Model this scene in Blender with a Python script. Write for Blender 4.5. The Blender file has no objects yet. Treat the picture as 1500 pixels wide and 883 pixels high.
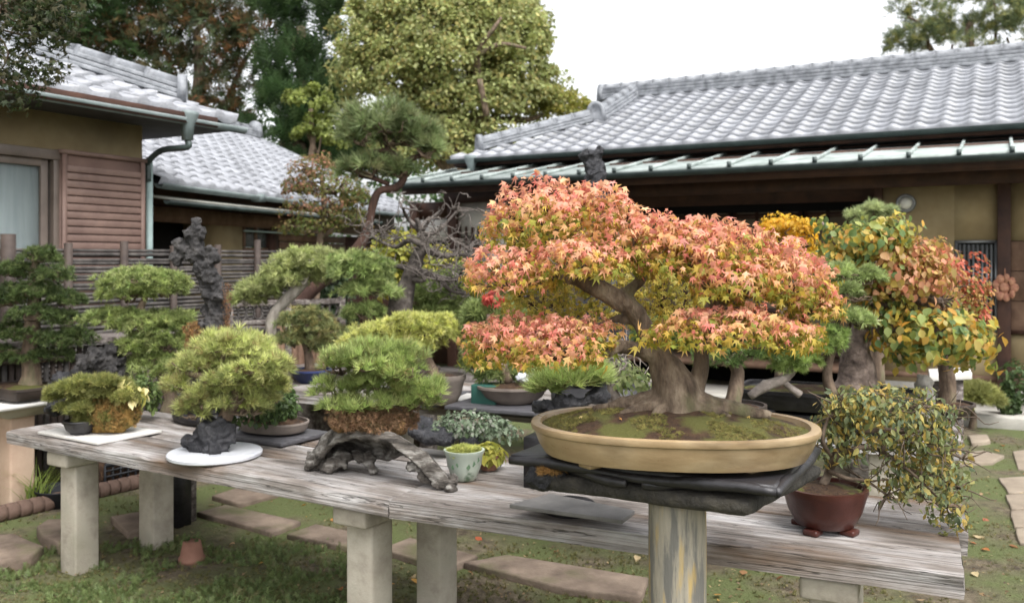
import bpy, math, random
import numpy as np
from mathutils import Vector, Matrix

# ------------------------------------------------------------------ camera, sky, sun, exposure
SC = bpy.context.scene
COL = SC.collection
F = 1300.0            # focal length in photo pixels (photo is 1500 x 883)
HZ = 380.0            # horizon row of the photo
H = 1.6               # eye height, metres

cam_d = bpy.data.cameras.new("camera")
cam = bpy.data.objects.new("camera", cam_d)
COL.objects.link(cam)
SC.camera = cam
cam.location = (0, 0, H)
cam.rotation_euler = (math.radians(90), 0, 0)
cam_d.sensor_width = 36.0
cam_d.lens = 36.0 * F / 1500.0
cam_d.shift_y = -(441.5 - HZ) / 1500.0
cam_d.clip_start = 0.05
cam_d.clip_end = 600.0
cam_d.dof.use_dof = True
cam_d.dof.focus_distance = 2.75
cam_d.dof.aperture_fstop = 4.2

SUN_EL, SUN_AZ = math.radians(58), math.radians(150)
world = bpy.data.worlds.new("World")
SC.world = world
world.use_nodes = True
wn = world.node_tree
bg = wn.nodes["Background"]
sky = wn.nodes.new("ShaderNodeTexSky")
sky.sky_type = 'NISHITA'
sky.sun_disc = False
sky.sun_elevation = SUN_EL
sky.sun_rotation = SUN_AZ
sky.air_density = 1.0
sky.dust_density = 4.0
hsv = wn.nodes.new("ShaderNodeHueSaturation")      # an even overcast: the colour is washed out of the sky
hsv.inputs["Saturation"].default_value = 0.12
wn.links.new(sky.outputs[0], hsv.inputs["Color"])
wn.links.new(hsv.outputs[0], bg.inputs[0])
bg.inputs[1].default_value = 0.15
sun_d = bpy.data.lights.new("sun", 'SUN')
sun_d.energy = 0.9
sun_d.angle = math.radians(35)
sun_d.color = (1.0, 0.965, 0.91)
sun = bpy.data.objects.new("sun", sun_d)
COL.objects.link(sun)
sd = Vector((math.sin(SUN_AZ) * math.cos(SUN_EL), math.cos(SUN_AZ) * math.cos(SUN_EL), math.sin(SUN_EL)))
sun.rotation_euler = sd.to_track_quat('Z', 'Y').to_euler()
SC.view_settings.view_transform = 'Standard'
SC.view_settings.look = 'None'
SC.view_settings.exposure = 1.32
SC.view_settings.gamma = 1.0
SC.view_settings.use_curve_mapping = False
SC.render.engine = 'CYCLES'
SC.cycles.max_bounces = 6
SC.cycles.transparent_max_bounces = 8
SC.cycles.use_denoising = True

# ------------------------------------------------------------------ helpers
RNG = np.random.default_rng(7)
def reseed(s):
    global RNG
    RNG = np.random.default_rng(s)

def P(px, py, Y):
    return np.array([(px - 750.0) / F * Y, Y, H - (py - HZ) / F * Y])
def G(px, py, z=0.0):
    Y = (H - z) * F / (py - HZ)
    return np.array([(px - 750.0) / F * Y, Y, z])
def onplane(px, py, p0, d):
    """pixel ray against the vertical plane through p0 along d (2D); returns (distance along d, z)"""
    rx = (px - 750.0) / F
    a = np.array([[d[0], -rx], [d[1], -1.0]])
    t, Y = np.linalg.solve(a, -np.array(p0[:2], float))
    return t, H - (py - HZ) / F * Y
def lin(c):
    c = np.array(c, float) / 255.0
    return np.where(c <= 0.04045, c / 12.92, ((c + 0.055) / 1.055) ** 2.4)
def L4(c):
    r = lin(c)
    return (float(r[0]), float(r[1]), float(r[2]), 1.0)

def vnoise(p, freq=1.0, seed=0, octs=1):
    p = np.asarray(p, float) * freq
    out = np.zeros(len(p)); amp = 1.0; tot = 0
    for o in range(octs):
        q = p * (2 ** o) + seed * 17.31 + o * 5.7
        i = np.floor(q).astype(np.int64); f = q - i
        f = f * f * (3 - 2 * f)
        r = np.zeros(len(p))
        for dx in (0, 1):
            for dy in (0, 1):
                for dz in (0, 1):
                    h = ((i[:, 0] + dx) * 374761393 + (i[:, 1] + dy) * 668265263 + (i[:, 2] + dz) * 2147483647 + seed * 1013) & 0xFFFFFFFF
                    h = ((h ^ (h >> 13)) * 1274126177) & 0xFFFFFFFF
                    h = (h ^ (h >> 16)) & 0xFFFF
                    w = (f[:, 0] if dx else 1 - f[:, 0]) * (f[:, 1] if dy else 1 - f[:, 1]) * (f[:, 2] if dz else 1 - f[:, 2])
                    r += w * (h / 65535.0 * 2 - 1)
        out += r * amp; tot += amp; amp *= 0.5
    return out / tot

def smooth_path(pts, rad, per=4):
    pts = np.asarray(pts, float); rad = np.asarray(rad, float)
    n = len(pts)
    if n < 3:
        t = np.linspace(0, 1, per + 1)[:, None]
        return pts[0] * (1 - t) + pts[-1] * t, rad[0] * (1 - t[:, 0]) + rad[-1] * t[:, 0]
    e = np.vstack([2 * pts[0] - pts[1], pts, 2 * pts[-1] - pts[-2]])
    P_, R_ = [], []
    for i in range(n - 1):
        p0, p1, p2, p3 = e[i], e[i + 1], e[i + 2], e[i + 3]
        for k in range(per):
            t = k / per
            P_.append(0.5 * ((2 * p1) + (-p0 + p2) * t + (2 * p0 - 5 * p1 + 4 * p2 - p3) * t * t + (-p0 + 3 * p1 - 3 * p2 + p3) * t ** 3))
            R_.append(rad[i] * (1 - t) + rad[i + 1] * t)
    P_.append(pts[-1]); R_.append(rad[-1])
    return np.array(P_), np.array(R_)

class MB:
    """collects geometry (world coordinates) for ONE mesh"""
    def __init__(s):
        s.V = []; s.T = []; s.Q = []; s.C = []; s.n = 0; s.hascol = False
    def add(s, V, T=None, Q=None, col=None):
        V = np.asarray(V, float).reshape(-1, 3)
        s.V.append(V)
        if T is not None and len(T): s.T.append(np.asarray(T, np.int64).reshape(-1, 3) + s.n)
        if Q is not None and len(Q): s.Q.append(np.asarray(Q, np.int64).reshape(-1, 4) + s.n)
        if col is None:
            col = np.ones((len(V), 3)) * 0.5
        else:
            s.hascol = True
            col = np.asarray(col, float)
            if col.ndim == 1: col = np.tile(col, (len(V), 1))
        s.C.append(col); s.n += len(V)
        return s
    def box(s, c, size, rz=0.0, R=None):
        x, y, z = np.array(size, float) / 2
        v = np.array([[i * x, j * y, k * z] for i in (-1, 1) for j in (-1, 1) for k in (-1, 1)])
        if rz:
            cc, ss = math.cos(rz), math.sin(rz)
            v = v @ np.array([[cc, ss, 0], [-ss, cc, 0], [0, 0, 1]])
        if R is not None: v = v @ np.asarray(R).T
        return s.add(v + np.asarray(c, float), Q=[[0, 1, 3, 2], [4, 6, 7, 5], [0, 4, 5, 1], [2, 3, 7, 6], [0, 2, 6, 4], [1, 5, 7, 3]])
    def bar(s, a, b, w, h, up=(0, 0, 1)):
        a = np.asarray(a, float); b = np.asarray(b, float)
        d = b - a; L = np.linalg.norm(d); d = d / L
        u = np.asarray(up, float); x = np.cross(d, u); x /= np.linalg.norm(x); z = np.cross(x, d)
        return s.box((a + b) / 2, (w, L, h), R=np.column_stack([x, d, z]))
    def prism(s, poly, z0, z1):
        """convex-ish polygon (list of xy) extruded from z0 to z1"""
        poly = np.asarray(poly, float)[:, :2]; n = len(poly)
        v = np.vstack([np.column_stack([poly, np.full(n, z0)]), np.column_stack([poly, np.full(n, z1)]),
                       [[*poly.mean(0), z0]], [[*poly.mean(0), z1]]])
        q = [[i, (i + 1) % n, n + (i + 1) % n, n + i] for i in range(n)]
        t = [[2 * n, (i + 1) % n, i] for i in range(n)] + [[2 * n + 1, n + i, n + (i + 1) % n] for i in range(n)]
        return s.add(v, T=t, Q=q)
    def tube(s, pts, rad, sides=8, per=4, noise=0.0, nf=8.0, seed=0, flute=0.0, raw=False):
        if raw: Pp, Rr = np.asarray(pts, float), np.asarray(rad, float)
        else: Pp, Rr = smooth_path(pts, rad, per)
        m = len(Pp)
        tan = np.gradient(Pp, axis=0); tan /= np.linalg.norm(tan, axis=1)[:, None] + 1e-12
        u = np.cross(tan[0], [0.31, 0.17, 0.93]); u /= np.linalg.norm(u)
        ang = np.linspace(0, 2 * math.pi, sides, endpoint=False)
        V = []
        for i in range(m):
            u = u - tan[i] * np.dot(u, tan[i]); u /= np.linalg.norm(u)
            w = np.cross(tan[i], u)
            r = Rr[i] * (1 + flute * np.sin(ang * 5 + i * 0.35))
            V.append(Pp[i] + np.cos(ang)[:, None] * u * np.reshape(r, (-1, 1)) + np.sin(ang)[:, None] * w * np.reshape(r, (-1, 1)))
        V = np.vstack(V)
        if noise:
            k = vnoise(V, nf, seed, 2)
            cen = np.repeat(Pp, sides, 0)
            V = cen + (V - cen) * (1 + noise * k)[:, None]
        i, j = np.meshgrid(np.arange(m - 1), np.arange(sides), indexing='ij')
        i = i.ravel(); j = j.ravel(); j2 = (j + 1) % sides
        q = np.column_stack([i * sides + j, i * sides + j2, (i + 1) * sides + j2, (i + 1) * sides + j])
        V = np.vstack([V, Pp[0], Pp[-1]])
        a = np.arange(sides); b = (a + 1) % sides
        t = np.vstack([np.column_stack([np.full(sides, m * sides), b, a]), np.column_stack([np.full(sides, m * sides + 1), (m - 1) * sides + a, (m - 1) * sides + b])])
        return s.add(V, T=t, Q=q)
    def lathe(s, prof, c, n=32, sx=1.0, sy=1.0, rz=0.0, lobe=None, power=2.0):
        """profile [(r, z)] turned about z at c; sx/sy make it oval; power>2 makes it squarer"""
        ang = np.linspace(0, 2 * math.pi, n, endpoint=False)
        ca, sa = np.cos(ang), np.sin(ang)
        k = (np.abs(ca) ** power + np.abs(sa) ** power) ** (-1 / power)
        V = []
        for r, z in prof:
            x = r * ca * k * sx; y = r * sa * k * sy
            V.append(np.column_stack([x * math.cos(rz) - y * math.sin(rz), x * math.sin(rz) + y * math.cos(rz), np.full(n, z)]))
        V = np.vstack(V) + np.asarray(c, float)
        m = len(prof)
        i, j = np.meshgrid(np.arange(m - 1), np.arange(n), indexing='ij'); i = i.ravel(); j = j.ravel(); j2 = (j + 1) % n
        return s.add(V, Q=np.column_stack([i * n + j, i * n + j2, (i + 1) * n + j2, (i + 1) * n + j]))
    def grid(s, fn, nu, nv, col=None):
        u, v = np.meshgrid(np.linspace(0, 1, nu), np.linspace(0, 1, nv), indexing='ij')
        V = fn(u.ravel(), v.ravel())
        i, j = np.meshgrid(np.arange(nu - 1), np.arange(nv - 1), indexing='ij'); i = i.ravel(); j = j.ravel()
        return s.add(V, Q=np.column_stack([i * nv + j, (i + 1) * nv + j, (i + 1) * nv + j + 1, i * nv + j + 1]), col=col)
    def inst(s, tv, tt, pos, R, sc, col):
        """template triangles copied to many places, one colour each"""
        pos = np.asarray(pos); n = len(pos); m = len(tv)
        sc = np.asarray(sc, float)
        if sc.ndim == 1: sc = sc[:, None]
        V = np.einsum('nij,nmj->nmi', R, tv[None, :, :] * sc[:, None, :]) + pos[:, None, :]
        T = (tt[None, :, :] + (np.arange(n) * m)[:, None, None]).reshape(-1, 3)
        return s.add(V.reshape(-1, 3), T=T, col=np.repeat(np.asarray(col, float), m, 0))
    def mesh(s, name, smooth=False):
        V = np.vstack(s.V); me = bpy.data.meshes.new(name)
        T = np.vstack(s.T) if s.T else np.zeros((0, 3), np.int64)
        Q = np.vstack(s.Q) if s.Q else np.zeros((0, 4), np.int64)
        me.vertices.add(len(V)); me.vertices.foreach_set("co", V.astype(np.float32).ravel())
        nl = len(T) * 3 + len(Q) * 4
        me.loops.add(nl)
        me.loops.foreach_set("vertex_index", np.concatenate([T.ravel(), Q.ravel()]).astype(np.int32))
        me.polygons.add(len(T) + len(Q))
        st = np.concatenate([np.arange(len(T)) * 3, len(T) * 3 + np.arange(len(Q)) * 4]).astype(np.int32)
        me.polygons.foreach_set("loop_start", st)
        if smooth: me.polygons.foreach_set("use_smooth", np.ones(len(T) + len(Q), bool))
        if s.hascol:
            a = me.color_attributes.new("Col", 'FLOAT_COLOR', 'POINT')
            c = np.ones((len(V), 4), np.float32); c[:, :3] = np.vstack(s.C)
            a.data.foreach_set("color", c.ravel())
        me.update(calc_edges=True)
        return me

WL = {}
def place(o, parent, loc=(0, 0, 0)):
    COL.objects.link(o)
    loc = np.asarray(loc, float)
    WL[o.name] = loc
    if parent is not None:
        o.parent = parent
        o.location = loc - WL[parent.name]
    else:
        o.location = loc
    return o
def tag(o, label=None, cat=None, group=None, kind=None):
    if label: o["label"] = label
    if cat: o["category"] = cat
    if group: o["group"] = group
    if kind: o["kind"] = kind
    return o
def thing(name, loc, label, cat, group=None):
    o = bpy.data.objects.new(name, None)
    o.empty_display_size = 0.1
    place(o, None, loc)
    return tag(o, label, cat, group)
def obj(name, mb, mat, parent=None, smooth=False, bevel=0.0, loc=None, rz=0.0, label=None, kind=None):
    """world-space MB -> one mesh object. With loc/rz the MB is local to that place instead."""
    if loc is None:
        l0 = WL[parent.name] if parent is not None else np.vstack(mb.V).mean(0) * [1, 1, 0] + [0, 0, np.vstack(mb.V)[:, 2].min()]
        for k in range(len(mb.V)): mb.V[k] = mb.V[k] - l0
    else: l0 = loc
    me = mb.mesh(name, smooth)
    me.materials.append(mat)
    o = bpy.data.objects.new(name, me)
    place(o, parent, l0)
    if rz: o.rotation_euler = (0, 0, rz)
    if bevel:
        b = o.modifiers.new("bevel", 'BEVEL'); b.width = bevel; b.segments = 2; b.limit_method = 'ANGLE'; b.angle_limit = 0.7
    if label: o["label"] = label
    if kind: o["kind"] = kind
    return o
def share(name, me, parent, loc, rot=None, scale=None, color=None):
    """an object that shares mesh data; loc in world coordinates"""
    o = bpy.data.objects.new(name, me)
    place(o, parent, loc)
    if rot is not None: o.rotation_euler = rot
    if scale is not None: o.scale = scale
    if color is not None: o.color = (*color, 1.0)
    return o

def remesh(mb, voxel, smooth_it=2):
    me = mb.mesh("tmp")
    o = bpy.data.objects.new("tmp", me); COL.objects.link(o)
    r = o.modifiers.new("r", 'REMESH'); r.mode = 'VOXEL'; r.voxel_size = voxel
    if smooth_it:
        sm = o.modifiers.new("s", 'SMOOTH'); sm.iterations = smooth_it; sm.factor = 0.5
    dg = bpy.context.evaluated_depsgraph_get()
    ev = o.evaluated_get(dg); m2 = ev.to_mesh()
    V = np.empty(len(m2.vertices) * 3, np.float32); m2.vertices.foreach_get("co", V); V = V.reshape(-1, 3).astype(float)
    Nn = np.empty(len(m2.vertices) * 3, np.float32); m2.vertices.foreach_get("normal", Nn); Nn = Nn.reshape(-1, 3).astype(float)
    m2.calc_loop_triangles()
    T = np.empty(len(m2.loop_triangles) * 3, np.int32); m2.loop_triangles.foreach_get("vertices", T); T = T.reshape(-1, 3)
    ev.to_mesh_clear()
    bpy.data.objects.remove(o); bpy.data.meshes.remove(me)
    return V, Nn, T
def sphere(mb, c, r, nu=14, nv=9, rz=0.0):
    r = np.broadcast_to(np.asarray(r, float), (3,))
    th = np.linspace(0.05, math.pi - 0.05, nv); ph = np.linspace(0, 2 * math.pi, nu, endpoint=False)
    V = np.array([[math.sin(t) * math.cos(p) * r[0], math.sin(t) * math.sin(p) * r[1], math.cos(t) * r[2]] for t in th for p in ph])
    if rz:
        cc, ss = math.cos(rz), math.sin(rz); V = V @ np.array([[cc, ss, 0], [-ss, cc, 0], [0, 0, 1]])
    V = np.vstack([V + c, [np.asarray(c) + [0, 0, r[2]], np.asarray(c) - [0, 0, r[2]]]])
    q = [[i * nu + j, (i + 1) * nu + j, (i + 1) * nu + (j + 1) % nu, i * nu + (j + 1) % nu] for i in range(nv - 1) for j in range(nu)]
    t = [[nv * nu, j, (j + 1) % nu] for j in range(nu)] + [[nv * nu + 1, (nv - 1) * nu + (j + 1) % nu, (nv - 1) * nu + j] for j in range(nu)]
    return mb.add(V, T=t, Q=q)
def rock_mb(blobs, voxel, amp, freq, seed, ridge=0.5, flat_z=None):
    """blobs [(centre, radii)] melted into one craggy rock"""
    m = MB()
    g = np.random.default_rng(seed + 77)
    for c, r in blobs:
        r = np.broadcast_to(np.asarray(r, float), (3,))
        sphere(m, np.asarray(c, float), r * (.8 if ridge > .35 else 1), 10, 7)
        for k in range(7 if ridge > .35 else 0):          # tumbled blocks give the crags
            q = Matrix.Rotation(g.uniform(0, 6.3), 3, Vector(g.normal(size=3)).normalized())
            R = np.array(q)
            d = g.normal(size=3); d /= np.linalg.norm(d)
            m.box(np.asarray(c) + d * r * g.uniform(.3, .75), r * g.uniform(.5, 1.15, 3), R=R)
    V, Nn, T = remesh(m, voxel * .8, 1 if ridge > .45 else 3)
    w = np.column_stack([vnoise(V, freq * .7, seed + s, 2) for s in (31, 32, 33)]) * .35 / freq
    d = vnoise(V + w, freq, seed, 3) * (1 - ridge) + (.45 - np.abs(vnoise(V + w, freq * 1.1, seed + 3, 3)) * 2.4) * ridge
    d2 = .45 - np.abs(vnoise(V, freq * 3.1, seed + 5, 2)) * 2.2
    V = V + Nn * (d * amp * .9 + d2 * amp * .3)[:, None]
    if flat_z is not None: V[:, 2] = np.maximum(V[:, 2], flat_z)
    return MB().add(V, T=T)

# ------------------------------------------------------------------ materials
MATS = {}
def mk(name, cols, scale=5.0, stretch=(1, 1, 1), rough=0.6, bump=0.2, bscale=40.0, bstretch=None, spec=0.4, coord='Object',
       attr=False, objcol=False, transl=0.0, detail=6.0, pos=None, metal=0.0, coat=0.0, var=0.35, second=None, rvar=0.0, orand=0.0):
    """procedural surface: noise -> colour ramp, finer noise -> bump. attr/objcol: colour of the leaf itself, varied by noise"""
    m = bpy.data.materials.new(name); m.use_nodes = True
    nt = m.node_tree; ns = nt.nodes; lk = nt.links
    b = ns["Principled BSDF"]
    tc = ns.new("ShaderNodeTexCoord")
    mp = ns.new("ShaderNodeMapping"); mp.inputs["Scale"].default_value = stretch
    lk.new(tc.outputs[coord], mp.inputs["Vector"])
    nz = ns.new("ShaderNodeTexNoise"); nz.inputs["Scale"].default_value = scale; nz.inputs["Detail"].default_value = detail
    nz.inputs["Roughness"].default_value = 0.62
    lk.new(mp.outputs[0], nz.inputs["Vector"])
    rp = ns.new("ShaderNodeValToRGB")
    n = len(cols)
    if pos is None: pos = [0.32 + 0.36 * i / max(1, n - 1) for i in range(n)]
    while len(rp.color_ramp.elements) < n: rp.color_ramp.elements.new(0.5)
    for e, p_, c in zip(rp.color_ramp.elements, pos, cols):
        e.position = p_; e.color = L4(c)
    lk.new(nz.outputs["Fac"], rp.inputs[0])
    colour = rp.outputs[0]
    if second:       # (cols, scale, lo, hi): patches of another colour with a shape of their own
        c2, s2, lo, hi = second
        n2 = ns.new("ShaderNodeTexNoise"); n2.inputs["Scale"].default_value = s2; n2.inputs["Detail"].default_value = 5.0
        lk.new(mp.outputs[0], n2.inputs["Vector"])
        mr = ns.new("ShaderNodeMapRange"); mr.inputs[1].default_value = lo; mr.inputs[2].default_value = hi
        lk.new(n2.outputs["Fac"], mr.inputs[0])
        mx = ns.new("ShaderNodeMix"); mx.data_type = 'RGBA'
        lk.new(mr.outputs[0], mx.inputs[0]); lk.new(colour, mx.inputs[6]); mx.inputs[7].default_value = L4(c2)
        colour = mx.outputs[2]
    if attr or objcol:
        if attr:
            a = ns.new("ShaderNodeVertexColor"); a.layer_name = "Col"; src = a.outputs[0]
        else:
            a = ns.new("ShaderNodeObjectInfo"); src = a.outputs["Color"]
        mr = ns.new("ShaderNodeMapRange"); mr.inputs[1].default_value = 0.25; mr.inputs[2].default_value = 0.75
        mr.inputs[3].default_value = 1 - var; mr.inputs[4].default_value = 1 + var
        lk.new(nz.outputs["Fac"], mr.inputs[0])
        mx = ns.new("ShaderNodeVectorMath"); mx.operation = 'SCALE'
        lk.new(src, mx.inputs[0]); lk.new(mr.outputs[0], mx.inputs["Scale"])
        colour = mx.outputs[0]
    if orand:
        oi = ns.new("ShaderNodeObjectInfo"); mr = ns.new("ShaderNodeMapRange")
        mr.inputs[3].default_value = 1 - orand; mr.inputs[4].default_value = 1 + orand * .6
        lk.new(oi.outputs["Random"], mr.inputs[0])
        mx = ns.new("ShaderNodeVectorMath"); mx.operation = 'SCALE'
        lk.new(colour, mx.inputs[0]); lk.new(mr.outputs[0], mx.inputs["Scale"]); colour = mx.outputs[0]
    lk.new(colour, b.inputs["Base Color"])
    b.inputs["Roughness"].default_value = rough
    b.inputs["Specular IOR Level"].default_value = spec
    b.inputs["Metallic"].default_value = metal
    if coat:
        b.inputs["Coat Weight"].default_value = coat; b.inputs["Coat Roughness"].default_value = 0.15
    if rvar:
        mr = ns.new("ShaderNodeMapRange"); mr.inputs[1].default_value = 0.3; mr.inputs[2].default_value = 0.7
        mr.inputs[3].default_value = rough - rvar; mr.inputs[4].default_value = rough + rvar
        lk.new(nz.outputs["Fac"], mr.inputs[0]); lk.new(mr.outputs[0], b.inputs["Roughness"])
    if bump:
        mp2 = ns.new("ShaderNodeMapping"); mp2.inputs["Scale"].default_value = bstretch or stretch
        lk.new(tc.outputs[coord], mp2.inputs["Vector"])
        nb = ns.new("ShaderNodeTexNoise"); nb.inputs["Scale"].default_value = bscale; nb.inputs["Detail"].default_value = 6.0
        nb.inputs["Roughness"].default_value = 0.65
        lk.new(mp2.outputs[0], nb.inputs["Vector"])
        bp = ns.new("ShaderNodeBump"); bp.inputs["Strength"].default_value = bump; bp.inputs["Distance"].default_value = 0.02
        lk.new(nb.outputs["Fac"], bp.inputs["Height"]); lk.new(bp.outputs[0], b.inputs["Normal"])
    if transl:
        tr = ns.new("ShaderNodeBsdfTranslucent"); lk.new(colour, tr.inputs["Color"])
        ms = ns.new("ShaderNodeMixShader"); ms.inputs[0].default_value = transl
        lk.new(b.outputs[0], ms.inputs[1]); lk.new(tr.outputs[0], ms.inputs[2])
        lk.new(ms.outputs[0], ns["Material Output"].inputs[0])
    MATS[name] = m
    return m

leaf_m = mk("leaf", [(128, 128, 128)] * 2, scale=30.0, rough=0.5, bump=0, attr=True, transl=0.42, var=0.2)
leafo_m = mk("single_leaf", [(128, 128, 128)] * 2, scale=20.0, rough=0.48, bump=0, objcol=True, transl=0.42, var=0.12)
needle_m = mk("needle", [(128, 128, 128)] * 2, scale=6.0, rough=0.5, bump=0, attr=True, transl=0.35, var=0.2)
farleaf_m = mk("tree_leaf", [(128, 128, 128)] * 2, scale=0.8, rough=0.5, bump=0, attr=True, transl=0.5, var=0.25)
bark_m = mk("bark", [(58, 46, 38), (104, 88, 74), (140, 122, 104)], scale=14, stretch=(1, 1, 0.35), rough=0.85, bump=0.6, bscale=60, second=((92, 96, 66), 9, 0.56, 0.72))
maplebark_m = mk("maple_bark", [(66, 54, 44), (112, 97, 82), (152, 137, 118)], scale=26, stretch=(1, 1, 0.35), rough=0.85, bump=0.9, bscale=70, second=((104, 106, 72), 8, 0.58, 0.75))
twig_m = mk("twig", [(70, 56, 46), (112, 98, 84)], scale=20, rough=0.85, bump=0.3)
greytwig_m = mk("grey_twig", [(108, 98, 92), (160, 150, 142)], scale=20, rough=0.85, bump=0.3)
deadwood_m = mk("deadwood", [(96, 88, 80), (168, 160, 150), (205, 198, 188)], scale=12, stretch=(1, 1, 0.3), rough=0.8, bump=0.5, bscale=50)
redbark_m = mk("red_bark", [(48, 34, 30), (86, 62, 52)], scale=12, stretch=(1, 1, 0.4), rough=0.9, bump=0.5)
plank_m = mk("weathered_plank", [(62, 53, 48), (116, 106, 101), (158, 151, 148), (182, 177, 176)], scale=9, stretch=(0.22, 6, 6), rough=0.8,
             bump=0.55, bscale=9, bstretch=(0.3, 9, 9), pos=[0.26, 0.40, 0.52, 0.7], second=((122, 94, 70), 1.3, 0.54, 0.68))
plank2_m = mk("grey_plank", [(52, 45, 42), (104, 96, 92), (150, 143, 138)], scale=7, stretch=(0.35, 4.5, 4.5), rough=0.85, bump=0.5, bscale=9, bstretch=(0.3, 9, 9))
def plank_mat(name, pale, mid, dark, stain):
    """silvered board: broad pale and brown drifts, fine grain lines and open checks along the length (local x)"""
    m = mk(name, [dark, mid, pale], scale=2.2, stretch=(0.7, 2.6, 2.6), rough=0.82, bump=0, pos=[0.28, 0.46, 0.66], second=(stain, 1.6, 0.53, 0.66), detail=8)
    nt = m.node_tree; ns = nt.nodes; lk = nt.links; b = ns["Principled BSDF"]
    src = b.inputs["Base Color"].links[0].from_socket
    tc = ns.new("ShaderNodeTexCoord"); oi = ns.new("ShaderNodeObjectInfo")
    ad = ns.new("ShaderNodeVectorMath"); ad.operation = 'ADD'
    sc_ = ns.new("ShaderNodeVectorMath"); sc_.operation = 'SCALE'; sc_.inputs[0].default_value = (7.3, 5.1, 2.7)
    lk.new(oi.outputs["Random"], sc_.inputs["Scale"]); lk.new(tc.outputs["Object"], ad.inputs[0]); lk.new(sc_.outputs[0], ad.inputs[1])
    outs = []
    for stretch, lo, hi in (((0.45, 46, 46), .34, .6), ((0.9, 15, 15), .47, .5)):
        mp = ns.new("ShaderNodeMapping"); mp.inputs["Scale"].default_value = stretch
        lk.new(ad.outputs[0], mp.inputs["Vector"])
        nz = ns.new("ShaderNodeTexNoise"); nz.inputs["Scale"].default_value = 2.4; nz.inputs["Detail"].default_value = 5; nz.inputs["Distortion"].default_value = .25
        lk.new(mp.outputs[0], nz.inputs["Vector"])
        f = nz.outputs["Fac"]
        if stretch[1] == 15:       # checks: thin lines where the noise crosses its middle
            s1 = ns.new("ShaderNodeMath"); s1.operation = 'SUBTRACT'; s1.inputs[1].default_value = .42; lk.new(f, s1.inputs[0])
            s2 = ns.new("ShaderNodeMath"); s2.operation = 'ABSOLUTE'; lk.new(s1.outputs[0], s2.inputs[0]); f = s2.outputs[0]; lo, hi = .002, .014
        mr = ns.new("ShaderNodeMapRange"); mr.inputs[1].default_value = lo; mr.inputs[2].default_value = hi
        mr.inputs[3].default_value = .62 if stretch[1] == 46 else .3; mr.inputs[4].default_value = 1.06 if stretch[1] == 46 else 1.0
        lk.new(f, mr.inputs[0]); outs.append(mr.outputs[0])
    mul = ns.new("ShaderNodeMath"); mul.operation = 'MULTIPLY'; lk.new(outs[0], mul.inputs[0]); lk.new(outs[1], mul.inputs[1])
    vm = ns.new("ShaderNodeVectorMath"); vm.operation = 'SCALE'; lk.new(src, vm.inputs[0]); lk.new(mul.outputs[0], vm.inputs["Scale"])
    lk.new(vm.outputs[0], b.inputs["Base Color"])
    bp = ns.new("ShaderNodeBump"); bp.inputs["Strength"].default_value = .7; bp.inputs["Distance"].default_value = .012
    lk.new(mul.outputs[0], bp.inputs["Height"]); lk.new(bp.outputs[0], b.inputs["Normal"])
    return m
plank_m = plank_mat("silvered_plank", (192, 189, 188), (132, 124, 118), (62, 52, 45), (102, 80, 60))
conc_m = mk("concrete", [(142, 134, 122), (172, 164, 150), (190, 184, 170)], scale=6, rough=0.85, bump=0.25, bscale=60, second=((120, 116, 98), 3, 0.55, 0.75))
white_m = mk("white_stone", [(186, 183, 178), (206, 204, 200)], scale=6, rough=0.5, bump=0.08, second=((184, 180, 172), 4, 0.58, 0.75))
marble_m = mk("white_marble", [(180, 182, 188), (206, 208, 212)], scale=5, rough=0.45, bump=0.08, second=((170, 172, 180), 6, 0.55, 0.7))
drock_m = mk("dark_rock", [(22, 22, 26), (44, 44, 48), (84, 83, 86)], scale=14, rough=0.42, bump=0.9, bscale=45, pos=[0.3, 0.52, 0.72])
grock_m = mk("grey_rock", [(28, 27, 28), (52, 50, 50), (86, 83, 82)], scale=16, rough=0.7, bump=0.9, bscale=50, pos=[0.32, 0.5, 0.7])
drift_m = mk("driftwood", [(44, 40, 36), (98, 92, 86), (158, 154, 148)], scale=13, stretch=(0.5, 1.6, 2.2), rough=0.8, bump=1.0, bscale=16, bstretch=(0.6, 3.0, 4.0), pos=[0.34, 0.5, 0.64])
slab_m = mk("dark_slab", [(34, 32, 29), (56, 53, 48), (82, 77, 68)], scale=12, rough=0.75, bump=0.9, bscale=35, second=((150, 128, 62), 5, 0.66, 0.72))
ebony_m = mk("dark_wood", [(22, 21, 23), (46, 44, 47)], scale=8, stretch=(0.4, 4, 4), rough=0.42, bump=0.2, bscale=12, spec=0.5)
greywood_m = mk("grey_board", [(58, 57, 60), (92, 91, 95)], scale=8, stretch=(0.4, 4, 4), rough=0.5, bump=0.25, bscale=12)
potm = mk("buff_glaze", [(134, 112, 82), (156, 134, 102), (172, 154, 124)], scale=3.5, stretch=(1, 1, 2.5), rough=0.34, bump=0.1, spec=0.5, rvar=0.1, second=((104, 84, 58), 4, 0.5, 0.72))
potbrown_m = mk("red_brown_clay", [(52, 26, 22), (78, 42, 35)], scale=6, rough=0.3, bump=0.1)
potgrey_m = mk("grey_clay", [(96, 86, 80), (132, 122, 114)], scale=6, rough=0.7, bump=0.15)
potdark_m = mk("dark_clay", [(44, 38, 36), (72, 62, 56)], scale=6, rough=0.6, bump=0.15)
potblue_m = mk("blue_glaze", [(36, 44, 78), (56, 66, 108)], scale=6, rough=0.35, bump=0.05)
celadon_m = mk("celadon_glaze", [(150, 160, 148), (174, 182, 170)], scale=5, rough=0.35, bump=0.05, second=((92, 112, 92), 11, 0.6, 0.66))
terra_m = mk("terracotta", [(118, 82, 68), (146, 108, 92)], scale=6, rough=0.85, bump=0.15)
soil_m = mk("soil", [(36, 26, 20), (70, 50, 36), (98, 74, 52)], scale=40, rough=0.95, bump=0.8, bscale=90)
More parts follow.
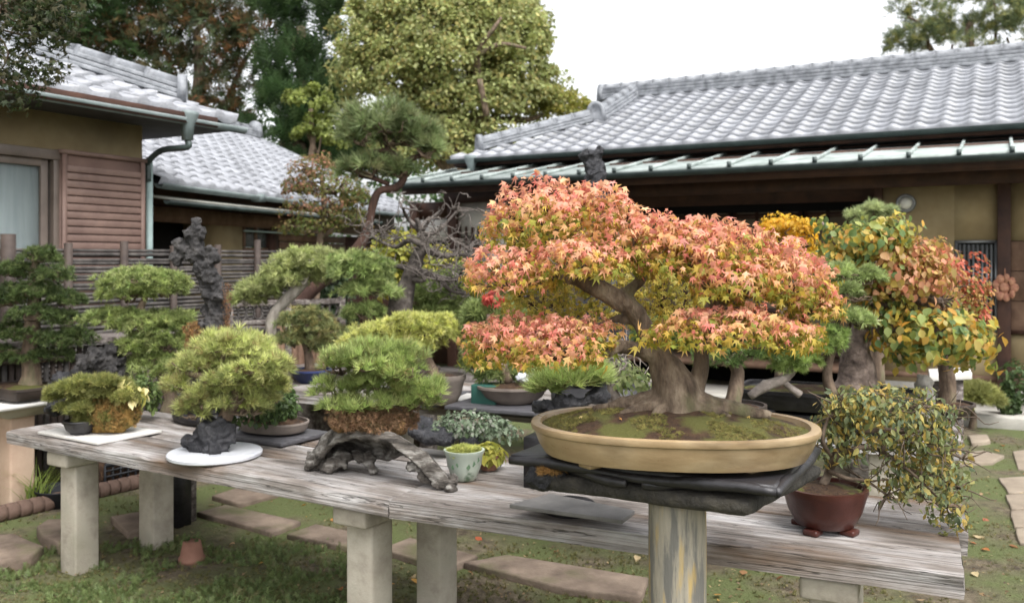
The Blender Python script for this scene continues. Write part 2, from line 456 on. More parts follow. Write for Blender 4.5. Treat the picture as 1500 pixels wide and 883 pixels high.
mosssoil_m = mk("mossy_soil", [(52, 36, 26), (84, 62, 42)], scale=45, rough=0.95, bump=0.9, bscale=110, second=((92, 92, 44), 8, 0.48, 0.57))
moss_m = mk("moss", [(128, 128, 128)] * 2, scale=40, rough=0.95, bump=0.3, attr=True, var=0.4)
omoss_m = mk("orange_moss", [(96, 72, 46), (138, 106, 68), (160, 130, 86)], scale=50, rough=0.95, bump=1.0, bscale=90)
tile_m = mk("roof_tile", [(126, 128, 133), (150, 152, 158), (170, 172, 178)], scale=2.2, rough=0.4, bump=0.12, bscale=50, spec=0.5, coord='Generated', rvar=0.06, orand=.22, second=((112, 112, 106), 1.3, .56, .72))
tilej_m = mk("roof_tile_far", [(120, 122, 127), (144, 146, 152), (164, 166, 172)], scale=2.2, rough=0.38, bump=0.12, bscale=50, spec=0.55, rvar=0.06)
ridge_m = mk("ridge_tile", [(96, 99, 104), (128, 131, 136), (152, 155, 160)], scale=9, rough=0.55, bump=0.3, bscale=40)
deck_m = mk("roof_deck", [(60, 58, 60), (80, 78, 80)], scale=4, rough=0.9, bump=0.1)
copper_m = mk("verdigris_sheet", [(132, 141, 138), (154, 163, 160), (176, 184, 181)], scale=3, stretch=(1, 1, 1), rough=0.5, bump=0.05, spec=0.4, second=((116, 128, 120), 4, 0.52, 0.72))
gutter_m = mk("dark_gutter", [(46, 56, 54), (70, 82, 80)], scale=6, rough=0.45, bump=0.05, spec=0.5)
gutterl_m = mk("grey_gutter", [(96, 108, 108), (124, 134, 134)], scale=6, rough=0.5, bump=0.05)
pipe_m = mk("pale_pipe", [(132, 152, 150), (160, 178, 176)], scale=6, rough=0.5, bump=0.05)
ochre_m = mk("ochre_plaster", [(150, 132, 96), (164, 146, 110), (176, 160, 124)], scale=2.5, rough=0.9, bump=0.2, bscale=120, second=((128, 112, 84), 1.1, .5, .75))
plaster_m = mk("white_plaster", [(196, 192, 186), (216, 212, 206)], scale=2.5, rough=0.9, bump=0.08, bscale=100)
timber_m = mk("dark_timber", [(48, 30, 24), (78, 52, 40)], scale=5, stretch=(1, 1, 1), rough=0.65, bump=0.2, bscale=25)
timberh_m = mk("brown_timber", [(88, 66, 52), (124, 98, 80)], scale=6, rough=0.8, bump=0.3, bscale=25)
louver_m = mk("brown_louver", [(112, 90, 82), (136, 112, 102)], scale=4, rough=0.55, bump=0.05)
frame_m = mk("window_frame", [(92, 82, 74), (114, 102, 94)], scale=5, rough=0.45, bump=0.05)
black_m = mk("room_shade_paint", [(16, 13, 12), (24, 20, 18)], scale=3, rough=0.9, bump=0)  # near-black colour stands for unlit rooms: their shade is put into the paint
bamboo_m = mk("bamboo_strip", [(48, 45, 44), (74, 70, 68), (98, 93, 89)], scale=9, stretch=(1, 1, 1), rough=0.7, bump=0.3, bscale=25)
bambood_m = mk("bamboo_post", [(52, 43, 39), (78, 67, 61)], scale=9, rough=0.7, bump=0.2, bscale=25)
paver_m = mk("stone_paver", [(88, 76, 66), (114, 100, 88), (134, 119, 105)], scale=5, rough=0.9, bump=0.35, bscale=50, second=((92, 92, 62), 3, 0.56, 0.72))
palepaver_m = mk("pale_flagstone", [(122, 110, 96), (148, 136, 120)], scale=5, rough=0.9, bump=0.3, bscale=50)
step_m = mk("step_stone", [(150, 146, 138), (182, 178, 170)], scale=4, rough=0.85, bump=0.25, bscale=50)
edging_m = mk("edging_tile", [(84, 66, 57), (112, 91, 80)], scale=9, rough=0.85, bump=0.3)
plastic_m = mk("black_plastic", [(22, 24, 28), (34, 36, 42)], scale=8, rough=0.5, bump=0)
ccurt_m = mk("pale_curtain", [(176, 184, 186), (206, 212, 212)], scale=3, stretch=(6, 6, 0.5), rough=0.9, bump=0.1)
porcelain_m = mk("lamp_glass", [(214, 214, 206), (228, 228, 222)], scale=5, rough=0.3, bump=0)
steel_m = mk("grey_metal", [(120, 122, 124), (150, 152, 154)], scale=5, rough=0.4, bump=0, metal=0.6)
post_m = mk("striped_post", [(104, 102, 96), (140, 134, 120), (158, 150, 134)], scale=6, stretch=(4, 4, 0.5), rough=0.8, bump=0.3, bscale=30, pos=[0.4, 0.47, 0.6], second=((176, 148, 80), 5, 0.58, 0.68))
green_m = mk("green_plastic", [(34, 74, 66), (46, 90, 80)], scale=5, rough=0.6, bump=0)
glass_m = bpy.data.materials.new("window_glass"); glass_m.use_nodes = True
_b = glass_m.node_tree.nodes["Principled BSDF"]
_b.inputs["Base Color"].default_value = (0.75, 0.8, 0.8, 1); _b.inputs["Roughness"].default_value = 0.05
_b.inputs["Transmission Weight"].default_value = 0.9; _b.inputs["IOR"].default_value = 1.2
# ------------------------------------------------------------------ ground
def ground_mat():
    m = mk("ground_soil_moss", [(66, 57, 46), (98, 88, 71), (124, 113, 94)], scale=16, rough=0.95, bump=1.0, bscale=60,
           second=((90, 98, 58), 2.0, 0.40, 0.56), detail=12)
    return m
gm = MB()
xs = np.concatenate([[-300, -80, -20], np.linspace(-6, 6, 61), [20, 80, 300]])
ys = np.concatenate([[-60, -5], np.linspace(0, 12, 61), [20, 60, 300]])
XX, YY = np.meshgrid(xs, ys, indexing='ij')
V = np.column_stack([XX.ravel(), YY.ravel(), np.zeros(XX.size)])
near = (np.abs(V[:, 0]) < 5.9) & (V[:, 1] > 0.1) & (V[:, 1] < 11.9)
V[near, 2] = vnoise(V[near], 1.3, 3, 2) * 0.012
nx, ny = len(xs), len(ys)
i, j = np.meshgrid(np.arange(nx - 1), np.arange(ny - 1), indexing='ij'); i = i.ravel(); j = j.ravel()
gm.add(V, Q=np.column_stack([i * ny + j, (i + 1) * ny + j, (i + 1) * ny + j + 1, i * ny + j + 1]))
ground = obj("ground", gm, ground_mat(), smooth=True, kind="structure", loc=(0, 0, 0))

def stone(parent, poly_px, h, mat, name="paver", seed=1, soft=0.02):
    """a laid stone: outline given on the ground, uneven edge, crowned top"""
    c = np.array([G(x, y)[:2] for x, y in poly_px])
    pts = []
    n = len(c)
    for k in range(n):
        a, b = c[k], c[(k + 1) % n]
        for t in (0, 0.34, 0.67): pts.append(a * (1 - t) + b * t)
    pts = np.array(pts)
    cen = pts.mean(0)
    q = np.column_stack([pts, np.zeros(len(pts))])
    pts = cen + (pts - cen) * (1 + soft * vnoise(q, 6, seed, 2))[:, None]
    m = MB()
    k = len(pts)
    rings = [(1.0, -0.02), (1.0, h * 0.7), (0.985, h * 0.93), (0.94, h), (0.5, h * 1.04)]
    V = np.vstack([np.column_stack([cen + (pts - cen) * s, np.full(k, z)]) for s, z in rings] + [[[*cen, h * 1.04]]])
    Q = [[r * k + a, r * k + (a + 1) % k, (r + 1) * k + (a + 1) % k, (r + 1) * k + a] for r in range(4) for a in range(k)]
    T = [[4 * k + a, 4 * k + (a + 1) % k, 5 * k] for a in range(k)]
    m.add(V, T=T, Q=Q)
    return obj(name, m, mat, parent)

path = place(bpy.data.objects.new("stone_path", None), None, G(500, 800)); tag(path, kind="structure")
slabs = [[(162, 764), (238, 750), (240, 778), (188, 788)],
         [(310, 733), (352, 719), (408, 730), (352, 745)],
         [(288, 757), (330, 746), (440, 771), (398, 788)],
         [(420, 790), (462, 775), (560, 796), (520, 812)],
         [(558, 812), (600, 795), (700, 822), (655, 842)],
         [(680, 832), (740, 820), (950, 855), (938, 884), (830, 872)],
         [(290, 745), (300, 738), (350, 748), (340, 752)]]
for k, s in enumerate(slabs[:6]): stone(path, s, 0.035, paver_m, seed=k)
for k, s in enumerate([[(-40, 800), (20, 795), (66, 815), (40, 832), (-20, 842)], [(54, 785), (70, 774), (112, 772), (118, 800), (90, 812), (62, 800)]]):
    stone(ground, s, 0.06, paver_m, "stepping_stone", 30 + k, 0.12)
flag = place(bpy.data.objects.new("flagstone_walk", None), None, G(1520, 740)); tag(flag, kind="structure")
flags = [[(1462, 703), (1520, 700), (1530, 722), (1478, 726)], [(1472, 728), (1530, 724), (1540, 744), (1482, 750)], [(1480, 752), (1540, 747), (1552, 770), (1486, 776)],
         [(1488, 778), (1552, 773), (1570, 802), (1494, 800)], [(1484, 664), (1540, 655), (1552, 692), (1492, 690)], [(1532, 702), (1600, 700), (1606, 770), (1556, 768)]]
for k, s in enumerate(flags): stone(flag, s, 0.02, palepaver_m, seed=50 + k, soft=0.08)
for k, s in enumerate([[(1400, 668), (1440, 664), (1470, 672), (1455, 682), (1405, 684)], [(1418, 642), (1446, 640), (1452, 650), (1424, 653)]]):
    stone(ground, s, 0.03, palepaver_m, "stepping_stone", 70 + k, 0.15)

# ------------------------------------------------------------------ roofs
TW, TR = 0.27, 0.235
def tile_mesh(name, lip, mat, seed):
    m = MB()
    nx_ = 10
    x = np.linspace(-0.004, TW + 0.004, nx_)
    prof = 0.040 * (0.5 + 0.5 * np.cos(2 * math.pi * (x - 0.035) / TW)) ** 1.7
    rows = [(-0.014, 0.036, 0), (TR + 0.03, 0.002, 0), (-0.008, 0.036, -lip)]
    V = np.vstack([np.column_stack([x, np.full(nx_, y), prof + z + (dz if dz == 0 else dz - 0.35 * prof)]) for y, z, dz in rows])
    q = [[a, a + 1, nx_ + a + 1, nx_ + a] for a in range(nx_ - 1)] + [[2 * nx_ + a, 2 * nx_ + a + 1, a + 1, a] for a in range(nx_ - 1)]
    m.add(V, Q=q)
    me = m.mesh(name, False)
    me.materials.append(mat)
    return me, m
TILE, TILE_MB = tile_mesh("tile", 0.034, tile_m, 1)
ETILE, ETILE_MB = tile_mesh("eave_tile", 0.075, tile_m, 2)

def tiled_slope(parent, org, a2, r2, z0, slope, La, run, clip, seed=0, cap=300):
    """courses of pantiles on a slope. org: eave corner (2D); a2 along the eave; r2 up the slope (2D)"""
    rg = np.random.default_rng(seed)
    sl = math.sqrt(1 + slope * slope)
    A = np.array([a2[0], a2[1], 0.0]); U = np.array([r2[0] / sl, r2[1] / sl, slope / sl]); N = np.cross(A, U)
    Rm = np.column_stack([A, U, N])
    todo = []
    nrow = int(run * sl / TR) + 1
    for c in range(int(La / TW)):
        for r in range(nrow):
            a = c * TW; d = r * TR
            if d > run * sl: continue
            if not clip(a + TW / 2, (d + TR / 2) / sl): continue
            p = np.array([org[0], org[1], z0]) + A * a + U * (d - 0.06)
            todo.append((p, r == 0))
    def key(t):
        p = t[0]; px = 750 + F * p[0] / p[1]
        return (0 if -20 < px < 1520 and p[1] > 1 else 1, np.linalg.norm(p - [0, 0, H]))
    todo.sort(key=key)
    eul = Matrix(Rm.tolist()).to_euler()
    for p, e in todo[:cap]:
        ee = eul.copy(); ee.x += rg.normal(0, 0.006); ee.y += rg.normal(0, 0.008)
        share("eave_tile" if e else "tile", ETILE if e else TILE, parent, p + N * rg.normal(0, 0.0012), ee)
    if todo[cap:]:
        m = MB()
        for p, e in todo[cap:]:
            t = ETILE_MB if e else TILE_MB
            m.add(t.V[0] @ Rm.T + p, Q=t.Q[0])
        obj("tile_field", m, tilej_m, parent, kind="stuff")

cm = MB(); ang = np.linspace(-0.25, math.pi + 0.25, 9)
cm.add(np.vstack([np.column_stack([np.cos(ang) * 0.075, np.full(9, y), np.sin(ang) * 0.075]) for y in (0, 0.29)] + [np.column_stack([np.cos(ang) * 0.083, np.full(9, y), np.sin(ang) * 0.083]) for y in (0, 0.035)]),
       Q=[[a, a + 1, 10 + a, 9 + a] for a in range(8)] + [[18 + a, 19 + a, 28 + a, 27 + a] for a in range(8)] + [[27 + a, 28 + a, 1 + a, a] for a in range(8)] )
CAP = cm.mesh("ridge_cap"); CAP.materials.append(ridge_m)
def ridge(parent, a, b, courses=3, w=0.24, ch=0.05):
    a = np.asarray(a, float); b = np.asarray(b, float)
    d = b - a; Lh = np.linalg.norm(d); dn = d / Lh
    up = np.array([0, 0, 1.0]); up = up - dn * np.dot(up, dn); up /= np.linalg.norm(up)
    for k in range(courses):
        off = up * (ch * (k + 0.5))
        obj("ridge_course", MB().bar(a + off, b + off, w - 0.03 * k - (0.014 if k % 2 else 0), ch - 0.006), ridge_m, parent, bevel=0.006)
    x = np.cross(dn, up); R = Matrix(np.column_stack([x, dn, up]).tolist()).to_euler()
    n = max(1, int(Lh / 0.28))
    for k in range(n):
        share("ridge_cap", CAP, parent, a + dn * (k * Lh / n) + up * (courses * ch - 0.006), R, (1, Lh / n / 0.285, 1))
def end_tile(parent, p, face, s=1.0):
    """round-headed ornament closing a ridge, facing the 2D direction face"""
    f = np.array([face[0], face[1], 0.0]); f /= np.linalg.norm(f); x = np.cross([0, 0, 1.0], f)
    t = np.linspace(0, math.pi, 9)
    out = np.vstack([[[0.15, -0.16]], np.column_stack([np.cos(t) * 0.13, np.sin(t) * 0.15]), [[-0.15, -0.16]]]) * s
    m = MB(); n = len(out)
    V = []
    for dep, sc in ((0, 1.0), (0.09 * s, 1.0), (0.09 * s, 0.7), (0.075 * s, 0.62)):
        V.append(np.asarray(p) + f * dep + np.outer(out[:, 0] * sc, x) + np.outer(out[:, 1] * sc, [0, 0, 1.0]))
    V = np.vstack(V + [[np.asarray(p)], [np.asarray(p) + f * 0.075 * s]])
    Q = [[r * n + a, r * n + (a + 1) % n, (r + 1) * n + (a + 1) % n, (r + 1) * n + a] for r in range(3) for a in range(n)]
    T = [[4 * n, (a + 1) % n, a] for a in range(n)] + [[4 * n + 1, 3 * n + a, 3 * n + (a + 1) % n] for a in range(n)]
    m.add(V, T=T, Q=Q)
    return obj("ridge_end_tile", m, ridge_m, parent)

# ------------------------------------------------------------------ long house on the right
U2 = np.array([0.8762, -0.4820]); V2 = np.array([0.4820, 0.8762]); P0 = np.array([5.19, 9.37])
RZR = math.atan2(U2[1], U2[0])
def R3(s, n, z): q = P0 + U2 * s + V2 * n; return np.array([q[0], q[1], z])
def RW(px, py, n=0.0):  # pixel -> (s, z) on the plane n
    return onplane(px, py, P0 + V2 * n, U2)
rh = thing("long_house", R3(-2, 1.5, 0), "long house with grey pantiled roof and pale verdigris awning along its front", "house")
def rbox(name, s0, s1, n0, n1, z0, z1, mat, parent=rh, bevel=0.0):
    m = MB().box(R3((s0 + s1) / 2, (n0 + n1) / 2, (z0 + z1) / 2), (abs(s1 - s0), abs(n1 - n0), abs(z1 - z0)), rz=RZR)
    return obj(name, m, mat, parent, bevel=bevel)
ZE, NE, SL, SC0, SC1, RUN = 3.08, 0.35, 0.40, -7.1, 3.4, 3.15
def rroof(s, r, dz=0.0): return R3(s, NE + r, ZE + SL * r + dz)
dk = MB()
kx = 1.53
dk.add([rroof(SC0, 0, -.03), rroof(SC1, 0, -.03), rroof(SC1, RUN, -.03), rroof(SC0 + kx, RUN, -.03), rroof(SC0 + kx, kx, -.03)], T=[[0, 1, 4], [1, 2, 4], [2, 3, 4]])
back = [R3(SC0, NE + 2 * RUN, ZE - .03), R3(SC1, NE + 2 * RUN, ZE - .03), R3(SC1, NE + RUN, ZE + SL * RUN - .03), R3(SC0 + kx, NE + RUN, ZE + SL * RUN - .03), R3(SC0 + kx, NE + 2 * RUN - kx, ZE + SL * kx - .03)]
dk.add(back, T=[[1, 0, 4], [2, 1, 4], [3, 2, 4]])
dk.add([rroof(SC0, 0, -.03), back[0], back[4], rroof(SC0 + kx, kx, -.03)], Q=[[0, 3, 2, 1]])
dk.add([rroof(SC0 + kx, kx, -.03), back[4], rroof(SC0 + kx, RUN, -.03)], T=[[0, 1, 2]])
dk.add([R3(SC0, NE, ZE - .12), R3(SC1, NE, ZE - .12), R3(SC1, NE + 2 * RUN, ZE - .12), R3(SC0, NE + 2 * RUN, ZE - .12)], Q=[[0, 3, 2, 1]])
roof = obj("roof", dk, deck_m, rh)
tiled_slope(roof, R3(SC0, NE, 0)[:2], U2, V2, ZE, SL, SC1 - SC0, RUN, lambda a, r: a > (r if r < kx else kx) - 0.02, 1)
ridge(roof, R3(SC0 + kx - .45, NE + RUN, ZE + SL * RUN - .01), R3(SC1, NE + RUN, ZE + SL * RUN - .01), 4, 0.3, 0.055)
end_tile(roof, R3(SC0 + kx - .45, NE + RUN, ZE + SL * RUN + .14), -U2, 1.0)
ridge(roof, rroof(SC0 + kx + .1, kx + .05, .03), rroof(SC0 + kx + .1, RUN - .05, .03), 3, 0.25, 0.05)
end_tile(roof, rroof(SC0 + kx + .1, kx + .02, .17), -V2, 1.05)
ridge(roof, rroof(SC0 + .30, .30, .02), rroof(SC0 + kx, kx, .02), 3, 0.22, 0.045)
end_tile(roof, rroof(SC0 + .30, .30, .13), -(U2 + V2), 0.85)
# gable wall under the verge
gv = MB()
def half_gutter(a, b, r, mat, name, parent):
    a = np.asarray(a, float); b = np.asarray(b, float); d = (b - a) / np.linalg.norm(b - a)
    x = np.cross(d, [0, 0, 1.0]); t = np.linspace(math.pi, 2 * math.pi, 8)
    V = np.vstack([p + np.outer(np.cos(t) * q, x) + np.outer(np.sin(t) * q, [0, 0, 1.0]) for q in (r, r * 0.86) for p in (a, b)])
    Q = [[i, i + 1, 9 + i, 8 + i] for i in range(7)] + [[17 + i, 16 + i, 24 + i, 25 + i] for i in range(7)]
    Q += [[0, 8, 24, 16], [7, 23, 31, 15]]
    T = []
    for o in (0, 8):
        Q += [[o + i, 16 + o + i, 17 + o + i, o + i + 1] for i in range(7)]
    return obj(name, MB().add(V, Q=Q), mat, parent, smooth=False)
half_gutter(R3(SC0 - .05, NE - .07, ZE - .02), R3(SC1, NE - .07, ZE - .02), 0.06, gutter_m, "gutter", rh)
rbox("fascia", SC0, SC1, NE + .01, NE + .04, ZE - .115, ZE - .035, timber_m)
# hopper under the corner
hp = MB().lathe([(0.0, .05), (.085, .05), (.085, .0), (.05, -.1), (.045, -.22), (0.0, -.22)], R3(SC0 + .35, NE - .07, ZE - .03), 8, power=6, rz=RZR)
obj("gutter_hopper", hp, gutterl_m, rh)
# upper wall between awning and eave
rbox("upper_wall", SC0 + .45, SC1, .62, .7, 2.3, ZE - .06, timber_m)
# awning
AE, AZ0, AN1, AZ1, AS0, AS1 = -.93, 2.64, .60, 2.94, -7.25, 3.3
aw = MB().add([R3(AS0, AE, AZ0), R3(AS1, AE, AZ0), R3(AS1, AN1, AZ1), R3(AS0, AN1, AZ1), R3(AS0, AE, AZ0 - .035), R3(AS1, AE, AZ0 - .035), R3(AS1, AN1, AZ1 - .035), R3(AS0, AN1, AZ1 - .035)],
              Q=[[0, 1, 2, 3], [4, 7, 6, 5], [0, 4, 5, 1], [0, 3, 7, 4], [1, 5, 6, 2], [2, 6, 7, 3]])
awn = obj("awning", aw, copper_m, rh)
k = 0
s = AS0 + .04
while s < AS1:
    m = MB().bar(R3(s, AE - .012, AZ0 + .019), R3(s, AN1, AZ1 + .019), .032, .036)
    rib = obj("rib", m, copper_m, awn, bevel=0.008)
    m = MB().box(R3(s, AE - .022, AZ0 + .012), (.045, .018, .06), rz=RZR)
    obj("rib_cap", m, gutter_m, awn)
    s += .455
obj("soffit", MB().add([R3(AS0 + .02, AE + .04, AZ0 - .05), R3(AS1, AE + .04, AZ0 - .05), R3(AS1, AN1, AZ1 - .05), R3(AS0 + .02, AN1, AZ1 - .05)], Q=[[0, 3, 2, 1]]), timber_m, rh)
half_gutter(R3(AS0 - .02, AE - .07, AZ0 - .035), R3(AS1, AE - .07, AZ0 - .035), 0.062, gutter_m, "gutter", rh)
rbox("eave_beam", AS0 + .1, AS1, AE + .06, AE + .16, AZ0 - .16, AZ0 - .06, timber_m)
rbox("head_beam", AS0 + .25, AS1, -.07, .07, 2.40, 2.60, timber_m)
rbox("wall_above_beam", AS0 + .3, AS1, -.03, .03, 2.59, 2.84, timber_m)
# walls: pixels of the photo read onto the wall plane
def rwall(name, x0, x1, y0, y1, mat, n0=.0, n1=.06, bevel=0.0, parent=rh, zb=None, zt=None):
    xm = (x0 + x1) / 2
    s0 = RW(x0, HZ, n0)[0]; s1 = RW(x1, HZ, n0)[0]
    z1 = RW(xm, y0, n0)[1] if zt is None else zt
    z0 = RW(xm, y1, n0)[1] if zb is None else zb
    return rbox(name, s0, s1, n0, n1, z0, z1, mat, parent, bevel)
rwall("post", 1461, 1481, 270, 600, timber_m, -.06, .08, .006, zb=0.05, zt=2.41)
rwall("post", 1280, 1292, 270, 600, timber_m, -.06, .08, .006, zb=0.05, zt=2.41)
rwall("post", 655, 668, 298, 560, timber_m, -.06, .08, .006, zb=0.05, zt=2.41)
rwall("post", 600, 610, 298, 560, timber_m, -.06, .08, .006, zb=0.05, zt=2.41)
rwall("wall_panel", 1292, 1398, 270, 600, ochre_m, .01, .06, zb=0.25, zt=2.42)
rwall("wall_panel", 1398, 1461, 270, 352, ochre_m, .01, .06, zt=2.42)
rwall("wall_panel", 1398, 1461, 486, 600, ochre_m, .01, .06, zb=0.25)
rwall("wall_panel", 1481, 1640, 270, 352, ochre_m, .01, .06, zt=2.42)
rwall("wall_panel", 1481, 1640, 490, 600, ochre_m, .01, .06, zb=0.25)
for kk in range(3):
    rwall("wall_board", 1481, 1640, 353 + kk * 45, 397 + kk * 45, timberh_m, -.01, .05, .004)
rwall("sill", 1481, 1640, 486, 492, timber_m, -.03, .07)
rwall("plinth", 1280, 1640, 580, 604, step_m, -.02, .1, zb=-.05, zt=.25)
lw = rwall("lattice_window", 1400, 1460, 354, 484, black_m, .10, .13)
for x in (1401, 1459): rwall("frame", x - 2, x + 2, 353, 486, steel_m, .0, .05, parent=lw)
for y in (354, 478): rwall("frame", 1400, 1460, y - 2, y + 2, steel_m, .0, .05, parent=lw)
for kk in range(8):
    x = 1406 + kk * 6.6
    rwall("bar", x - 1.3, x + 1.3, 358, 480, steel_m, -.02, .0, parent=lw)
rwall("pane", 1403, 1457, 358, 480, glass_m, .06, .066, parent=lw)
# white panels and a near-black sheet painting the opening's shade, behind the maple
rwall("wall_panel", 668, 742, 298, 345, plaster_m, .01, .06, zt=2.42)
rwall("wall_panel", 610, 655, 322, 352, plaster_m, .01, .06)
rwall("wall_panel", 610, 655, 298, 320, timber_m, .01, .06, zt=2.42)
rwall("wall_panel", 700, 742, 346, 470, plaster_m, .01, .06, zb=.2)
rwall("wall_panel", 600, 742, 400, 470, timber_m, .02, .07, zb=.1)
for kk in range(4): rwall("bar", 672 + kk * 9, 675 + kk * 9, 332, 372, timber_m, -.01, .0)
for kk in range(5):
    x = 762 + kk * 104
    sd_ = rwall("sliding_door", x, x + 100, 296, 470, mk("door_paper", [(112, 100, 84), (136, 124, 106)], scale=3, rough=.9, bump=.05) if kk == 0 else MATS["door_paper"], .74, .76, zb=.36, zt=2.2)
    for q in range(4): rwall("stile", x + q * 32, x + q * 32 + 4, 296, 470, timber_m, .70, .738, zb=.36, zt=2.2, parent=sd_)
    for z in (.42, .95, 1.5, 2.15): rbox("rail", RW(x, HZ, .7)[0], RW(x + 100, HZ, .7)[0], .712, .739, z - .03, z + .03, timber_m, sd_)
rwall("interior_shade_sheet", 600, 1640, 290, 560, black_m, .9, .95, zb=0, zt=2.5)  # solid sheet, coloured near-black as the shade inside the house
rbox("floor", AS0 + .3, AS1, .0, 1.0, .3, .36, timberh_m)
rbox("side_wall", SC0 + .5, SC0 + .56, .72, 5.5, 0, 2.95, plaster_m)
rbox("side_wall", AS0 + .3, AS0 + .36, .06, .72, 0, 2.55, plaster_m)
rbox("back_wall", SC0 + .6, SC1, 5.5, 5.6, 0, 3.0, plaster_m)
# round lamp on the ochre wall
s_, z_ = RW(1327, 298, 0.0)
lp = MB()
n3 = np.array([-V2[0], -V2[1], 0]); x3 = np.array([U2[0], U2[1], 0])
def disc_stack(prof, c, n=20):
    t = np.linspace(0, 2 * math.pi, n, endpoint=False)
    V = np.vstack([c + n3 * d + np.outer(np.cos(t) * r, x3) + np.outer(np.sin(t) * r, [0, 0, 1.0]) for r, d in prof])
    m = MB(); q = [[i * n + j, i * n + (j + 1) % n, (i + 1) * n + (j + 1) % n, (i + 1) * n + j] for i in range(len(prof) - 1) for j in range(n)]
    return m.add(V, Q=q)
lc = R3(s_, 0.0, z_)
lamp = obj("wall_lamp", disc_stack([(.105, 0), (.105, .03), (.095, .045), (.075, .045), (.07, .03)], lc), steel_m, rh, smooth=True)
obj("lamp_globe", disc_stack([(.07, .03), (.066, .055), (.05, .085), (.025, .1), (.001, .104)], lc), porcelain_m, lamp, smooth=True)
# dried flower ornament hung on the post
s_, z_ = RW(1472, 421, -.07)
wr = MB()
rg = np.random.default_rng(5)
for kk in range(9):
    a = kk * 2 * math.pi / 9
    c = R3(s_ + .085 * math.cos(a), -.11, z_ + .1 * math.sin(a))
    sphere(wr, c, (.045, .03, .05), 7, 5, RZR + kk)
sphere(wr, R3(s_, -.1, z_), (.06, .04, .06), 8, 6)
wr.bar(R3(s_, -.085, z_ + .1), R3(s_, -.075, z_ + .2), .008, .008, up=(1, 0, 0))
tag(obj("dried_wreath", wr, mk("dried_petals", [(150, 96, 82), (196, 150, 120)], scale=25, rough=.9, bump=.4)), "small pinkish dried wreath hung on the dark post at right", "wreath")
# raised step along the front
stp = thing("stone_step", R3(-1, -.9, 0), "pale low stone kerb along the front of the long house", "kerb")
for kk in range(9):
    s0 = -7 + kk * 1.2
    m = MB().box(R3(s0 + .6, -1.0, .05), (1.185, .34, .14), rz=RZR)
    obj("kerb_stone", m, step_m, stp, bevel=0.015)
rbox("veranda_base", -7, 3.3, -.8, -.02, -.02, .075, step_m, stp)

# ------------------------------------------------------------------ near house on the left
CW = np.array([-3.32, 8.0]); CE = np.array([-2.58, 8.30])
lh = thing("ochre_house", (CW[0] - 1, CW[1] - 1, 0), "ochre plastered house at left with louvred brown shutter box", "house")
RZV = math.atan2(V2[1], V2[0])
def L3(a, out, z):   # a: along v from the corner (negative towards the camera); out: outwards
    q = CW + V2 * a + U2 * out; return np.array([q[0], q[1], z])
def LW(px, py, out=0.0): return onplane(px, py, CW + U2 * out, V2)
def lbox(name, a0, a1, o0, o1, z0, z1, mat, parent=lh, bevel=0.0):
    m = MB().box(L3((a0 + a1) / 2, (o0 + o1) / 2, (z0 + z1) / 2), (abs(a1 - a0), abs(o1 - o0), abs(z1 - z0)), rz=RZV)
    return obj(name, m, mat, parent, bevel=bevel)
aw0 = LW(84, 300)[0]
lbox("wall", -6, 0, -.12, -.02, 0, 2.95, ochre_m)
lbox("wall", -.1, 0, -4.0, -.125, 0, 2.95, ochre_m)
# shutter box
t0, zt0 = LW(90, 224, .10); t1, zt1 = LW(211, 238, .10)
ztop = (zt0 + zt1) / 2
sb = lbox("shutter_box", t0, t1, -.02, .095, ztop - 1.55, ztop, louver_m)
lbox("top_cover", t0 - .015, t1 + .015, -.02, .125, ztop - .005, ztop + .03, louver_m, sb)
for kk in range(22):
    z = ztop - .12 - kk * .063
    m = MB().box(L3((t0 + t1) / 2, .103, z), (abs(t1 - t0) - .08, .02, .052), rz=RZV)
    obj("louver", m, louver_m, sb, bevel=.004)
for a in (t0 + .02, t1 - .02): lbox("stile", a - .02, a + .02, .095, .118, ztop - 1.55, ztop - .005, louver_m, sb)
# window
w0, _ = LW(-60, 300, .02); w1, _ = LW(72, 300, .02)
zwt = LW(36, 216, .02)[1]
win = lbox("window", w0, w1, -.015, -.005, ztop - 1.6, zwt - .08, ccurt_m)
lbox("head_frame", w0 - .1, w1 + .06, -.02, .09, zwt - .08, zwt, frame_m, win, .004)
lbox("jamb", w1, w1 + .05, -.02, .08, ztop - 1.6, zwt - .08, frame_m, win, .004)
lbox("sash_stile", w1 - .09, w1 - .03, .01, .05, ztop - 1.6, zwt - .08, frame_m, win, .003)
lbox("sash_rail", w0, w1 - .03, .01, .05, zwt - .14, zwt - .08, frame_m, win, .003)
lbox("pane", w0, w1 - .09, .02, .026, ztop - 1.6, zwt - .14, glass_m, win)
lbox("track_post", w1 + .06, t0 - .01, -.02, .05, ztop - 1.6, zwt - .02, timber_m, win)
# roof
ZL, LA, LRUN = 2.90, 6.0, 2.6
def lroof(a, r, dz=0.0):   # a measured from the far corner towards the camera (positive), r up the slope
    q = CE - V2 * a - U2 * r; return np.array([q[0], q[1], ZL + SL * r + dz])
d2 = MB().add([lroof(0, 0, -.03), lroof(LA, 0, -.03), lroof(LA, LRUN, -.03), lroof(LRUN, LRUN, -.03)], Q=[[0, 3, 2, 1]])
fa = lroof(0, 0, -.03); fb = lroof(LRUN, LRUN, -.03); fc = np.array([*(CE - U2 * 2 * LRUN), ZL - .03])
d2.add([fa, fb, fc], T=[[0, 2, 1]])
d2.add([lroof(0, 0, -.1), lroof(LA, 0, -.1), lroof(LA, 2 * LRUN, -.1 - SL * 2 * LRUN), lroof(0, 2 * LRUN, -.1 - SL * 2 * LRUN)], Q=[[0, 1, 2, 3]])
lroof_o = obj("roof", d2, deck_m, lh)
tiled_slope(lroof_o, (CE - V2 * LA), V2, -U2, ZL, SL, LA, LRUN, lambda a, r: (LA - a) > r - .03, 2)
